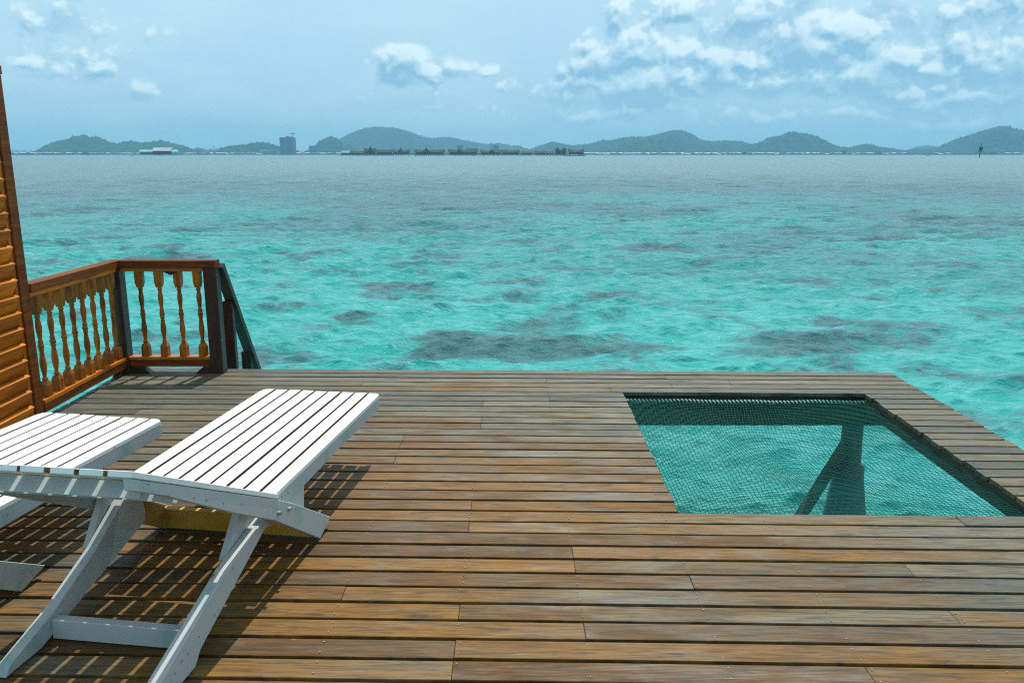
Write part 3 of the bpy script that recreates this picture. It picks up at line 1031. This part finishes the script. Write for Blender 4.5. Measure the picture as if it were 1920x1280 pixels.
sb(MB().box(XS - .03, XS + .025, 4.775, 4.86, 0.0, 2.035), 'post', 'varnish_red_y', .003)
sb(MB().box(XS - .035, XS + .03, 2.90, 4.865, 2.0365, 2.085), 'top_rail', 'varnish_red_y', .003)
sb(MB().box(XS - .03, XS + .025, 2.90, 2.98, 0.0, 2.035), 'post', 'varnish_red_y', .003)
sb(MB().box(XS - .02, XS + .012, 4.745, 4.7735, 0.0, 2.035), 'side_trim', 'varnish_orange_z', .002)
sl = MB()
ta = R(66)
hw, ht = .062, .0135
cs, sn = math.cos(ta), math.sin(ta)
poly = []
for (a_, b_) in ((-hw, -ht), (hw, -ht), (hw, ht), (-hw, ht)):
    # inner edge (towards the deck) high, outer edge low
    poly.append((a_ * cs - b_ * sn, a_ * sn + b_ * cs))
sl.prism(poly, 'y', -0.88, 0.88)
sl_me = sl.mesh('louvre_slat', 'varnish_orange_y', bevel=.002)
for k in range(20):
    o = link('louvre_slat', sl_me, scr, (0.0, 3.862 - 4.8, .075 + k * .0955))

# ================================================================== LOUNGERS
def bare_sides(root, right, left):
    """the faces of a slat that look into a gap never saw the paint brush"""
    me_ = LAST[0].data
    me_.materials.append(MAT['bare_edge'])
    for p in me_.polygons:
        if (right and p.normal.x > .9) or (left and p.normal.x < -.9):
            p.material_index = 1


def make_lounger():
    root = empty('sun_lounger')
    rg_ = random.Random(3)
    NS, Wd = 9, 0.672
    pt = Wd / NS
    sw = pt - .0135
    # seat slats: local x across (right = 0), local y away from the viewer
    for i in range(NS):
        xr = -i * pt + .004
        xl = xr - sw
        y1 = 1.352 + rg_.uniform(-.004, .004)
        y0 = -.030
        if i == 0:
            pol = [(xl, y0), (xr, y0), (xr, y1 - .028), (xr - .010, y1 - .008), (xr - .028, y1), (xl, y1)]
        elif i == NS - 1:
            pol = [(xl, y0), (xr, y0), (xr, y1), (xl + .040, y1), (xl + .012, y1 - .014), (xl, y1 - .045)]
        else:
            pol = [(xl, y0), (xr, y0), (xr, y1), (xl, y1)]
        dz_ = rg_.uniform(-.0012, .0012)
        MB().prism(pol, 'z', .3318 + dz_, .351 + dz_).build('seat_slat', 'white_paint', root, bevel=.002)
        bare_sides(root, i > 0, i < NS - 1)
    # seat side rails
    rp_ = [(.02, .3315), (1.335, .3315), (1.348, .322), (1.348, .288), (1.325, .268), (.72, .272), (.07, .262), (.02, .30)]
    for x0 in (-.030, -Wd + .012):
        MB().prism(rp_, 'x', x0, x0 + .029).build('seat_rail', 'white_paint_shaded_worn', root, bevel=.002)
        MB().prism([(.04, .26), (.29, .267), (.275, .165), (.14, .215)], 'x', x0 + .003, x0 + .026).build('gusset', 'white_paint_shaded_worn', root, bevel=.0015)
    for yy in (.35, .80, 1.25):
        MB().box(-Wd + .043, -.032, yy, yy + .03, .285, .3315).build('cross_batten', 'white_paint_shaded_worn', root)
    # back: rails rise towards the viewer, their cut ends rest on the deck behind the hinge
    br_ = [(-.905, .776), (-.065, .357), (.075, .281), (.465, .046), (.335, .006), (-.088, .284), (-.372, .440), (-.769, .672), (-.905, .742)]
    for x0 in (.008, -Wd - .036):
        MB().prism(br_, 'x', x0, x0 + .027).build('back_rail', 'white_paint_shaded_worn', root, bevel=.002)
    sl_ = -(.776 - .357) / (.905 - .065)
    for i in range(NS):
        xr = .036 - i * (Wd + .072) / NS
        xl = xr - ((Wd + .072) / NS - .014)
        ya, yb = -.910 + rg_.uniform(-.004, .004), -.045
        za, zb = .7785 + (-.905 - ya) * .5, .357 + sl_ * (yb + .065) + .0025
        nz = .016
        vs_ = [(xl, ya, za), (xr, ya, za), (xr, yb, zb), (xl, yb, zb), (xl, ya + .007, za + nz), (xr, ya + .007, za + nz), (xr, yb + .006, zb + nz), (xl, yb + .006, zb + nz)]
        MB().add(vs_, [(0, 3, 2, 1), (4, 5, 6, 7), (0, 1, 5, 4), (1, 2, 6, 5), (2, 3, 7, 6), (3, 0, 4, 7)]).build('back_slat', 'white_paint', root, bevel=.0015)
        bare_sides(root, i > 0, i < NS - 1)
    MB().prism([(-.846, .694), (-.800, .694), (-.786, .714), (-.805, .7235)], 'x', -Wd - .007, .006).build('back_batten', 'white_paint_shaded_worn', root)
    MB().prism([(-.60, .572), (-.556, .572), (-.545, .592), (-.565, .602)], 'x', -Wd - .007, .006).build('back_batten', 'white_paint_shaded_worn', root)
    MB().prism([(-.30, .440), (-.272, .440), (-.272, .458), (-.30, .472)], 'x', -Wd - .007, .006).build('back_batten', 'ochre_tone', root)
    # stop bar joining the cut ends
    MB().box(-Wd - .007, .006, .335, .368, .008, .098).build('stop_bar', 'ochre_tone', root, bevel=.002)
    MB().prism([(.10, .262), (.335, .112), (.335, .012), (.20, .085), (.04, .20)], 'x', -Wd - .006, -Wd + .009).build('rail_end_facing', 'ochre_tone', root, bevel=.002)  # thin ochre facing laid over the left rail's lower end
    # legs
    lg = [(.045, .262), (-.02, .262), (-.343, .212), (-.784, .078), (-.800, .030), (-.745, .004), (-.585, .004), (-.548, .042), (-.031, .222), (.045, .20)]
    for x0, sx_ in ((-.074, 1), (-Wd + .040, -1)):
        if sx_ < 0:
            lg = [(.085, .205), (.055, .322), (-.03, .322), (-.233, .200), (-.473, .098), (-.700, .034), (-.722, .004), (-.560, .004), (-.505, .017), (-.227, .090), (.070, .166)]
        MB().prism(lg, 'x', x0, x0 + .042).build('leg', 'white_paint_shaded_worn', root, bevel=.002)
        xa = x0 - .030 if sx_ > 0 else x0 - .030
        MB().prism([(.02, .315), (-.13, .335), (-.262, .205), (-.225, .165), (.02, .235)] if sx_ > 0 else [(.02, .315), (-.10, .335), (-.215, .188), (-.19, .150), (.02, .225)], 'x', xa, xa + .0285).build('leg_block', 'white_paint_shaded_worn', root, bevel=.002)
    MB().box(-Wd + .083, -.0755, -.505, -.470, .006, .076).build('stretcher', 'white_paint_shaded_worn', root, bevel=.002)
    nl = MB()
    for (yy, zz) in ((-.86, .755), (-.84, .735), (-.33, .455), (-.12, .355), (-.10, .325), (.39, .06), (.40, .04), (.10, .245), (-.45, .51), (-.62, .60)):
        nl.tube([(.0345, yy, zz), (.0362, yy, zz)], .0028, 6)
    for yy in (.06, .12, .20, .36, .55, .82, 1.05, 1.27):
        nl.tube([(-.0025, yy, .312 - .01 * (yy > .1)), (.0005, yy, .312 - .01 * (yy > .1))], .0026, 6)
    for (yy, zz) in ((-.62, .075), (-.55, .09), (-.30, .20), (-.70, .06)):
        nl.tube([(-.033, yy, zz), (-.0306, yy, zz)], .0028, 6)
    for i in range(NS):
        for yy in (.365, .815, 1.265):
            for dx_ in (.018, .045):
                xx = -i * pt + .004 - dx_
                nl.tube([(xx, yy, .3512), (xx, yy, .3526)], .0022, 6)
    tag(nl.build('nails', 'nail', root), kind='stuff')
    # pivot bolts on both rails
    for x0, dr_ in ((.035, 1), (-Wd - .036, -1)):
        for (yy, zz) in ((-.058, .300), (.036, .274)):
            MB().tube([(x0, yy, zz), (x0 + .013 * dr_, yy, zz)], .0085, 8).build('bolt', 'steel', root)
    return root


L1 = make_lounger()
L1.location = (-.897, 2.92, 0)
L1.rotation_euler = (0, 0, R(-8.0))
tag(L1, 'white slatted wooden lounger with raised back nearest the camera, its whole seat in view', 'lounger', 'white wooden loungers on the deck')
L2 = copy_tree(L1)
L2.location = (-1.925, 2.485, 0)
L2.rotation_euler = (0, 0, R(-10.0))
tag(L2, 'white slatted lounger at the left edge beside the louvred screen, partly cut off', 'lounger', 'white wooden loungers on the deck')

# ================================================================== FAR SHORE
def W_at(px, y_m):
    """x in metres of a photo column at distance y_m"""
    return (px - 960) / FPX * (y_m * CT + 2.5 * ST)


def gable(mb, x0, x1, y0, y1, z0, z1, over=0.0, horn=0.0):
    """roof with its ridge along x; horn lifts the gable ends as on a long boat roof"""
    ym = (y0 + y1) / 2
    n_ = 7
    rows = []
    for i in range(n_):
        q = i / (n_ - 1)
        x = x0 - over + (x1 - x0 + 2 * over) * q
        up = horn * (abs(2 * q - 1) ** 2.4)
        rows.append([(x, y0 - over, z0 + up * .35), (x, ym, z1 + up), (x, y1 + over, z0 + up * .35)])
    k = len(mb.v)
    for r_ in rows:
        mb.v += r_ + [(r_[0][0], r_[0][1], r_[0][2] - .35), (r_[2][0], r_[2][1], r_[2][2] - .35)]
    for i in range(n_ - 1):
        a_ = k + i * 5
        for (p, q) in ((0, 1), (1, 2), (2, 4), (4, 3), (3, 0)):
            mb.f.append((a_ + p, a_ + 5 + p, a_ + 5 + q, a_ + q))
    for i in (0, n_ - 1):
        a_ = k + i * 5
        mb.f.append((a_, a_ + 1, a_ + 2, a_ + 4, a_ + 3))


VY = 1300.0
PM = VY / FPX                                             # metres per photo pixel there


def stilt_house(px0, px1, ptop, peave, label, roof='thatch', horn=1.6, wall='dark_wall', y=VY, dd=9.0, floor=289.3, group=None, cat='stilt house', gabl=()):
    pm = y / FPX
    x0, x1 = W_at(px0, y), W_at(px1, y)
    zf = WZ + (291.5 - floor) * pm * 1.02
    ze = WZ + (291.5 - peave) * pm * 1.02
    zt = WZ + (291.5 - ptop) * pm * 1.02
    ctr = (x0 + x1) / 2
    o = empty('stilt_house', (ctr, y, WZ))
    hw_ = (x1 - x0) / 2
    MB().box(-hw_ * .93, hw_ * .93, -dd / 2, dd / 2, zf - WZ, ze - WZ + .4).build('wall', wall, o)
    mb = MB()
    gable(mb, -hw_, hw_, -dd / 2, dd / 2, ze - WZ, zt - WZ, .7, horn)
    mb.build('roof', roof, o)
    for (gp, gh, gw) in gabl:                              # cross gables
        gx_ = W_at(gp, y) - ctr
        mb = MB()
        mb.prism([(gx_ - gw * pm, ze - WZ + .05), (gx_ + gw * pm, ze - WZ + .05), (gx_, WZ + (291.5 - gh) * pm - WZ)], 'y', -dd / 2 - 1.6, dd / 2 - 1)
        mb.build('gable', roof, o)
    mb = MB()
    mb.box(-hw_ * 1.03, hw_ * 1.03, -dd / 2 - 1.3, dd / 2, zf - WZ - .35, zf - WZ - .01)
    mb.build('platform', 'stilt', o)
    nst = max(3, int((x1 - x0) / 3.2))
    for i in range(nst):
        xs_ = -hw_ + .4 + (2 * hw_ - .8) * i / (nst - 1)
        for yy in (-dd / 2 - .8, dd / 2 - .6):
            MB().box(xs_ - .22, xs_ + .22, yy - .22, yy + .22, -1.2, zf - WZ - .36).build('stilt', 'stilt', o)
    for i in range(max(2, int((x1 - x0) / 5))):
        ww = 2 * hw_ * .9
        nwin = max(2, int((x1 - x0) / 5))
        xs_ = -ww / 2 + ww * (i + .5) / nwin
        MB().box(xs_ - .8, xs_ + .8, -dd / 2 - .06, -dd / 2 - .01, zf - WZ + .9, zf - WZ + min(2.4, (ze - zf) * .9)).build('window', 'tower_glass', o)
    tag(o, label, cat, group or 'stilt houses of the resort on the water')
    return o


stilt_house(641, 656, 282, 286, 'small blue roofed stilt hut at the left end of the resort row', 'tin_blue', 0)
stilt_house(657, 682, 283, 286.5, 'low dark stilt shed right of the blue roofed hut', 'thatch', 0)
stilt_house(684, 704, 279, 284, 'stilt house with a pointed cross gable near the left end of the resort row', gabl=((696, 274.5, 5),))
stilt_house(706, 735, 280.5, 284.5, 'plain long roofed brown stilt house left of the open jetty house', horn=.5)
stilt_house(737, 768, 281, 284.5, 'stilt house standing on bare posts with one peaked gable', gabl=((752, 277.5, 5),), floor=287.6)
stilt_house(778, 833, 281, 285, 'long upswept stilt house with a gable in the middle', gabl=((800, 277, 8),))
stilt_house(841, 895, 281, 285, 'long horned roof stilt house below the grey block on shore', gabl=((862, 278, 5),))
stilt_house(901, 940, 282, 285.5, 'left half of the longest resort house, low roof with a gable', gabl=((922, 279.5, 6),))
stilt_house(941, 974, 281.5, 285.5, 'right half of the longest resort house, plain roof', horn=1.0)
stilt_house(977, 998, 283.5, 286.5, 'low stilt house right of the longest resort house', horn=.4)
stilt_house(1002, 1022, 282.5, 286.5, 'narrow stilt house left of the pointed restaurant roof', horn=.8)
stilt_house(1024, 1038, 283.5, 287, 'smallest dark stilt hut beside the pointed restaurant roof', horn=.3)
stilt_house(1041, 1061, 280, 284, 'stilt restaurant with two steep pointed gables', gabl=((1046, 275, 4.5), (1057, 276, 4.5)), horn=2.6)
stilt_house(1066, 1094, 281.5, 285, 'stilt house with upswept roof end at the right end of the resort row', horn=2.8)
jt = MB()
jt.box(W_at(640, VY), W_at(1100, VY), VY + 8, VY + 10.5, 2.2, 2.6)
jj = empty('jetty', (0, 0, 0))
jt.build('walkway', 'stilt', jj)
for i in range(120):
    x = W_at(641, VY) + (W_at(1099, VY) - W_at(641, VY)) * i / 119
    MB().box(x - .2, x + .2, VY + 8.2, VY + 8.6, WZ - 1, 2.19).build('jetty_post', 'stilt', jj)
tag(jj, 'long timber jetty on posts linking the resort houses', 'jetty')
# low pale boat hull shape at the right end
def boat(name, px, y, ln, hgt_, mat, label, cat='boat', group=None, cabin=True):
    o = empty(name, (W_at(px, y), y, WZ))
    n_ = 9
    mb = MB()
    for i in range(n_):
        q = i / (n_ - 1) * 2 - 1
        wd = ln * .12 * max(.02, (1 - abs(q) ** 2.5))
        sh = hgt_ * (.5 + .5 * abs(q) ** 2)
        mb.v += [(q * ln / 2, -wd, sh), (q * ln / 2, wd, sh), (q * ln / 2 * .9, wd * .4, -.3), (q * ln / 2 * .9, -wd * .4, -.3)]
    for i in range(n_ - 1):
        for j in range(4):
            a_ = i * 4
            mb.f.append((a_ + j, a_ + 4 + j, a_ + 4 + (j + 1) % 4, a_ + (j + 1) % 4))
    mb.f += [(0, 1, 2, 3), tuple((n_ - 1) * 4 + j for j in (3, 2, 1, 0))]
    mb.build('hull', mat, o)
    if cabin:
        MB().box(-ln * .12, ln * .16, -ln * .07, ln * .07, hgt_ * .45, hgt_ * 1.5).build('cabin', 'cream_wall', o)
    tag(o, label, cat, group)
    return o


boat('boat', 1076, 1270, 36, 1.7, 'tin_green', 'long low pale green boat moored at the right end of the resort row')
boat('boat', 247, 1500, 7, 1.4, 'boat_hull', 'small dark boat on the water left of the pale roofed stilt hall', cabin=False)
boat('boat', 165, 1900, 7, 1.5, 'boat_hull', 'tiny boat off the far left shore village', cabin=False)
boat('boat', 1741, 1500, 8, 1.2, 'boat_hull', 'tiny boat on open water left of the channel beacon', cabin=False)
boat('boat', 378, 2300, 22, 1.8, 'boat_hull', 'low dark barge near the shore right of the pale roofed stilt hall')

# pale roofed hall on stilts at left
stilt_house(264, 290, 281, 284.5, 'left wing of the pale green roofed stilt hall, low and flat', 'tin_green', 0, 'shack_wall', y=1500, floor=289.0, group='pale green roofed stilt hall and its wings')
stilt_house(290, 323, 277.3, 283, 'middle of the pale roofed stilt hall, tallest white gable', 'tin_white', 0, 'dark_wall', y=1500, dd=14, floor=289.0, group='pale green roofed stilt hall and its wings')
stilt_house(323, 334, 281, 284.5, 'right wing of the pale green roofed stilt hall, turquoise walls', 'tin_green', 0, 'tin_green', y=1500, floor=289.0, group='pale green roofed stilt hall and its wings')

# ---- tower block with crane
TY = 3050.0
pm = TY / FPX
tw = empty('tower_block', (W_at(541, TY), TY, 0))
tag(tw, 'unfinished grey tower block standing alone on the shore', 'tower block')
hwt = 12.0 * pm
topz = (HOR - 258.5) * pm
MB().box(-hwt, hwt, -20, 20, WZ + 1, topz).build('wall', 'tower_concrete', tw)
for i in range(11):
    zb_ = 6 + (topz - 8) * i / 11
    for (a_, b_) in ((-.95, -.52), (-.46, -.04), (.02, .44), (.50, .93)):
        MB().box(hwt * a_, hwt * b_, -20.5, -20.02, zb_, zb_ + (topz - 8) / 11 * .62).build('window', 'tower_glass', tw)
MB().box(-hwt * .2, hwt * .15, -8, 8, topz, topz + 5).build('stair_core', 'tower_concrete', tw)
MB().box(hwt * .4, hwt * .7, -8, 8, topz, topz + 3).build('stair_core', 'tower_concrete', tw)
cr = empty('tower_crane', (W_at(552.5, TY), TY - 10, 0))
tag(cr, 'thin tower crane rising over the right corner of the tower block', 'crane')
czt = (HOR - 250.5) * pm
MB().box(-1.1, 1.1, -1.1, 1.1, topz, czt).build('mast', 'tower_concrete', cr)
MB().bar((-14, 0, czt - 3), (9, 0, czt - 2), 1.5, 1.3).build('jib', 'tower_concrete', cr)
MB().bar((-8, 0, czt - 3), (0, 0, czt + 4), .6, .6).build('tie_bar', 'tower_concrete', cr)
MB().box(7, 9.5, -1, 1, czt - 5, czt - 2.5).build('counterweight', 'tower_concrete', cr)


def block(px0, px1, ytop, y, mat, label, cat='building', rows=3, cols=4, flat=True):
    pm_ = y / FPX
    x0, x1 = W_at(px0, y), W_at(px1, y)
    zt = (HOR - ytop) * pm_
    o = empty('building', ((x0 + x1) / 2, y, 0))
    hw_ = (x1 - x0) / 2
    MB().box(-hw_, hw_, -8, 8, WZ + .9, zt).build('wall', mat, o)
    MB().box(-hw_ * 1.04, hw_ * 1.04, -9, 9, zt, zt + .8).build('roof', 'tower_concrete', o)
    for r_ in range(rows):
        for c_ in range(cols):
            zz = WZ + 3 + (zt - WZ - 4) * r_ / rows
            xx = -hw_ * .85 + hw_ * 1.7 * (c_ + .2) / cols
            MB().box(xx, xx + hw_ * 1.7 / cols * .6, -8.3, -8.02, zz, zz + (zt - WZ - 4) / rows * .55).build('window', 'tower_glass', o)
    tag(o, label, cat)
    return o


block(581, 594, 273.5, 3150, 'tin_blue', 'blue clad block at the left foot of the steep rounded hill')
block(676, 686, 273.5, 3150, 'cream_wall', 'pale block behind the left end of the resort row')
block(857, 868, 272.5, 3200, 'tower_concrete', 'grey block with stepped top behind the resort row', rows=4)
block(924, 935, 272.8, 3200, 'tower_concrete', 'grey block beside the thin mast behind the resort row', rows=4)
block(873, 896, 277.5, 3150, 'shack_wall', 'wide low dark block behind the resort row', rows=2, cols=7)
block(490, 522, 279.0, 3120, 'tin_green', 'long low green hall just left of the tower block', rows=1, cols=8)
block(524, 560, 281.5, 3110, 'tin_green', 'low podium hall in front of the tower block', rows=1, cols=8)
for (px, yt, lb) in ((773, 257, 'tall red and white lattice mast on the broad hill slope'), (921, 266, 'thin lattice mast left of a grey block'), (402, 272, 'thin pole mast on the low shore left of the low green hill')):
    y = 3180.0
    pm_ = y / FPX
    o = empty('radio_mast', (W_at(px, y), y, WZ))
    zt = (HOR - yt) * pm_
    for (sx_, sy_) in ((-1, -1), (1, -1), (0, 1)):
        MB().bar((sx_ * 2.2, sy_ * 2.2, 0), (sx_ * .3, sy_ * .3, zt), .5, .5).build('leg', 'tower_concrete', o)
    for i in range(7):
        q = i / 7
        r_ = 2.2 - 1.9 * q
        MB().bar((-r_, -r_, zt * q), (r_, -r_, zt * (q + .1)), .35, .35, (0, 1, 0)).build('cross_brace', 'tower_concrete', o)
    tag(o, lb if px != 773 else 'tallest lattice mast, in front of the broad hill slope', 'mast')

# ---- shore village: small houses with tin roofs
rv = random.Random(4)


def village_house(mat, wall, w_, d_, h_):
    o = empty('shore_house')
    MB().box(-w_ / 2, w_ / 2, -d_ / 2, d_ / 2, 0, h_).build('wall', wall, o)
    mb = MB()
    gable(mb, -w_ / 2, w_ / 2, -d_ / 2, d_ / 2, h_, h_ + d_ * .28, .6, 0)
    mb.build('roof', mat, o)
    return o


protos = []
for (m_, wl, w_, d_, h_) in (('tin_white', 'shack_wall', 13, 9, 3.4), ('tin_white', 'cream_wall', 9, 8, 3.2), ('tin_rust', 'shack_wall', 11, 8, 3.6),
                             ('tin_blue', 'shack_wall', 10, 8, 3.4), ('tin_white', 'shack_wall', 18, 9, 3.0)):
    protos.append([village_house(m_, wl, w_, d_, h_), 0])
LBL = ['grey walled white roofed shack in the far shore village', 'pale walled white roofed house in the far shore village',
       'rusty roofed shack in the far shore village', 'blue roofed shack in the far shore village', 'long white roofed shed in the far shore village']
ranges = [(22, 112, 26, 2650), (112, 262, 26, 3060), (336, 490, 26, 3060), (560, 640, 14, 3040), (1096, 1250, 44, 3000), (1250, 1600, 86, 3040), (1600, 1700, 16, 3060),
          (1755, 1785, 5, 3060), (1880, 1930, 12, 3060)]
for (a_, b_, cnt, yy) in ranges:
    for i in range(cnt):
        px = a_ + (b_ - a_) * (i + rv.random()) / cnt
        y = yy + rv.uniform(-25, 45)
        kx = rv.choices(range(5), (22, 14, 34, 14, 16))[0]
        pr = protos[kx]
        o = pr[0] if pr[1] == 0 else copy_tree(pr[0])
        pr[1] += 1
        o.location = (W_at(px, y), y, WZ + .6 + rv.uniform(0, 3.0))
        o.rotation_euler = (0, 0, rv.uniform(-.35, .35))
        where = next(t_ for lim, t_ in ((112, 'on the spit at the far left'), (190, 'under the first low hill at left'), (262, 'left of the pale roofed stilt hall'), (420, 'right of the pale roofed stilt hall'),
                                        (500, 'left of the tower block'), (700, 'right of the tower block'), (1180, 'just right of the resort row'), (1290, 'below the long peaked ridge'), (1400, 'between the two middle ridges'),
                                        (1500, 'below the left of the notched ridge'), (1600, 'below the right of the notched ridge'), (1720, 'under the low hill beyond the notched ridge'), (1800, 'left of the channel beacon'), (3000, 'right of the channel beacon')) if px < lim)
        tag(o, LBL[kx].replace(' in the far shore village', '') + ' ' + where + ', far shore', 'house', 'small houses of the far shore village')
for pr in protos:
    if pr[1] == 0:
        for ch in list(pr[0].children):
            bpy.data.objects.remove(ch)
        bpy.data.objects.remove(pr[0])
# the village stands on a low quay
mb = MB()
mb.box(-3000, 3300, 2990, 3098, WZ - .5, WZ + .62)
mb.box(W_at(18, 2640), W_at(116, 2640), 2600, 2720, WZ - .5, WZ + .62)
tag(mb.build('quay', 'shore_ground'), 'low quay under the far shore village', kind='structure')

# ---- palms at the far left and a few trees by the shore
def palm(seed):
    rg_ = random.Random(seed)
    o = empty('palm_tree')
    hh = rg_.uniform(9.5, 13.0)
    lean = rg_.uniform(-1.2, 1.2)
    MB().tube([(0, 0, 0), (lean * .3, 0, hh * .5), (lean, 0, hh)], .35, 6, .22).build('trunk', 'trunk', o)
    mb = MB()
    for i in range(13):
        a_ = i * 2.4 + rg_.random()
        ln = rg_.uniform(3.2, 4.4)
        up = rg_.uniform(-.1, .9)
        prev = None
        for j in range(5):
            q = j / 4
            r_ = ln * q
            z_ = hh + up * r_ * .7 - 1.0 * q * q * ln * .45
            wd = .65 * (1 - q) + .12
            c0 = (lean + math.cos(a_) * r_, math.sin(a_) * r_, z_)
            cur = ((c0[0] - math.sin(a_) * wd, c0[1] + math.cos(a_) * wd, c0[2] - .25), c0, (c0[0] + math.sin(a_) * wd, c0[1] - math.cos(a_) * wd, c0[2] - .25))
            if prev:
                mb.add(list(prev) + list(cur), [(0, 1, 4, 3), (1, 2, 5, 4)])
            prev = cur
    mb.build('crown', 'palm_leaf', o)
    return o


pal = [palm(1), palm(2), palm(3)]
for i in range(34):
    px = 22 + (108 - 22) * (i + rv.random()) / 34
    y = 2760 + rv.uniform(-30, 60)
    o = pal[i] if i < 3 else copy_tree(pal[i % 3])
    s_ = rv.uniform(.75, 1.15) * (1.15 if px < 60 else 1.0)
    o.scale = (s_ * 1.25, s_ * 1.25, s_)
    o.location = (W_at(px, y), y, WZ + .5)
    o.rotation_euler = (0, 0, rv.uniform(0, 6))
    tag(o, 'coconut palm in the grove behind the far left village' if px > 62 else 'taller coconut palm at the left end of the grove behind the spit', 'palm tree', 'coconut palms on the far left shore')
mb = MB()
mb.box(W_at(14, 2760), W_at(118, 2760), 2716, 2850, WZ - .5, WZ + .65)
tag(mb.build('spit', 'shore_ground'), 'low spit of land under the palm grove', kind='structure')


def bush_tree(px, y, hh, ww, label, seed):
    rg_ = random.Random(seed)
    o = empty('shore_tree', (W_at(px, y), y, WZ + .5))
    MB().tube([(0, 0, 0), (0, 0, hh * .5)], .5, 6, .35).build('trunk', 'trunk', o)
    mb = MB()
    for i in range(260):
        a_ = rg_.uniform(0, 6.283)
        q = rg_.uniform(-1, 1)
        r_ = math.sqrt(1 - q * q) * rg_.uniform(.55, 1.05)
        c0 = Vector((math.cos(a_) * r_ * ww, math.sin(a_) * r_ * ww, hh * .58 + q * hh * .42))
        d1 = Vector((rg_.uniform(-1, 1), rg_.uniform(-1, 1), rg_.uniform(-1, 1))).normalized() * 1.3
        d2 = d1.cross(Vector((rg_.uniform(-1, 1), rg_.uniform(-1, 1), rg_.uniform(-1, 1)))).normalized() * 1.1
        mb.add([c0 - d1, c0 + d2, c0 + d1, c0 - d2], [(0, 1, 2, 3)])
    mb.build('crown', 'forest', o)
    tag(o, label, 'tree')


bush_tree(1583, 2990, 13, 9, 'round dark tree over the shore village below the notched ridge', 5)
bush_tree(1647, 2990, 10, 9, 'smaller dark tree right of the round one in the shore village', 6)
bush_tree(1395, 2990, 9, 7, 'low dark tree left of the notched ridge in the shore village', 7)
bush_tree(1840, 2990, 12, 20, 'broad dark thicket left of the beacon foot', 8)
bush_tree(1862, 2990, 9, 16, 'low dark thicket behind the beacon', 9)
bush_tree(160, 2950, 12, 12, 'dark tree over the left shore village', 10)

# ---- channel beacon
BY = 760.0
pmb = BY / FPX
bc = empty('channel_beacon', (W_at(1837, BY), BY, WZ))
tag(bc, 'dark channel beacon on a leaning pole standing in the water at right', 'beacon')
hb_ = (293.5 - 270) * pmb
MB().tube([(-.25, 0, -1.2), (0.0, 0, hb_ * .55), (.25, 0, hb_ * .97)], .42, 8, .3).build('pole', 'beacon_dark', bc)
MB().box(-1.9, 1.6, -.35, .35, hb_ * .46, hb_ * .52).build('platform', 'beacon_dark', bc)
MB().box(-1.5, 1.9, -.3, -.05, hb_ * .56, hb_ * .80).build('daymark_board', 'beacon_dark', bc)
MB().box(-1.7, 1.2, -.3, .3, hb_ * .53, hb_ * .545).build('grating', 'beacon_dark', bc)
MB().tube([(.25, 0, hb_ * .97), (.25, 0, hb_ * 1.05)], .35, 8, .2).build('lamp', 'beacon_dark', bc)
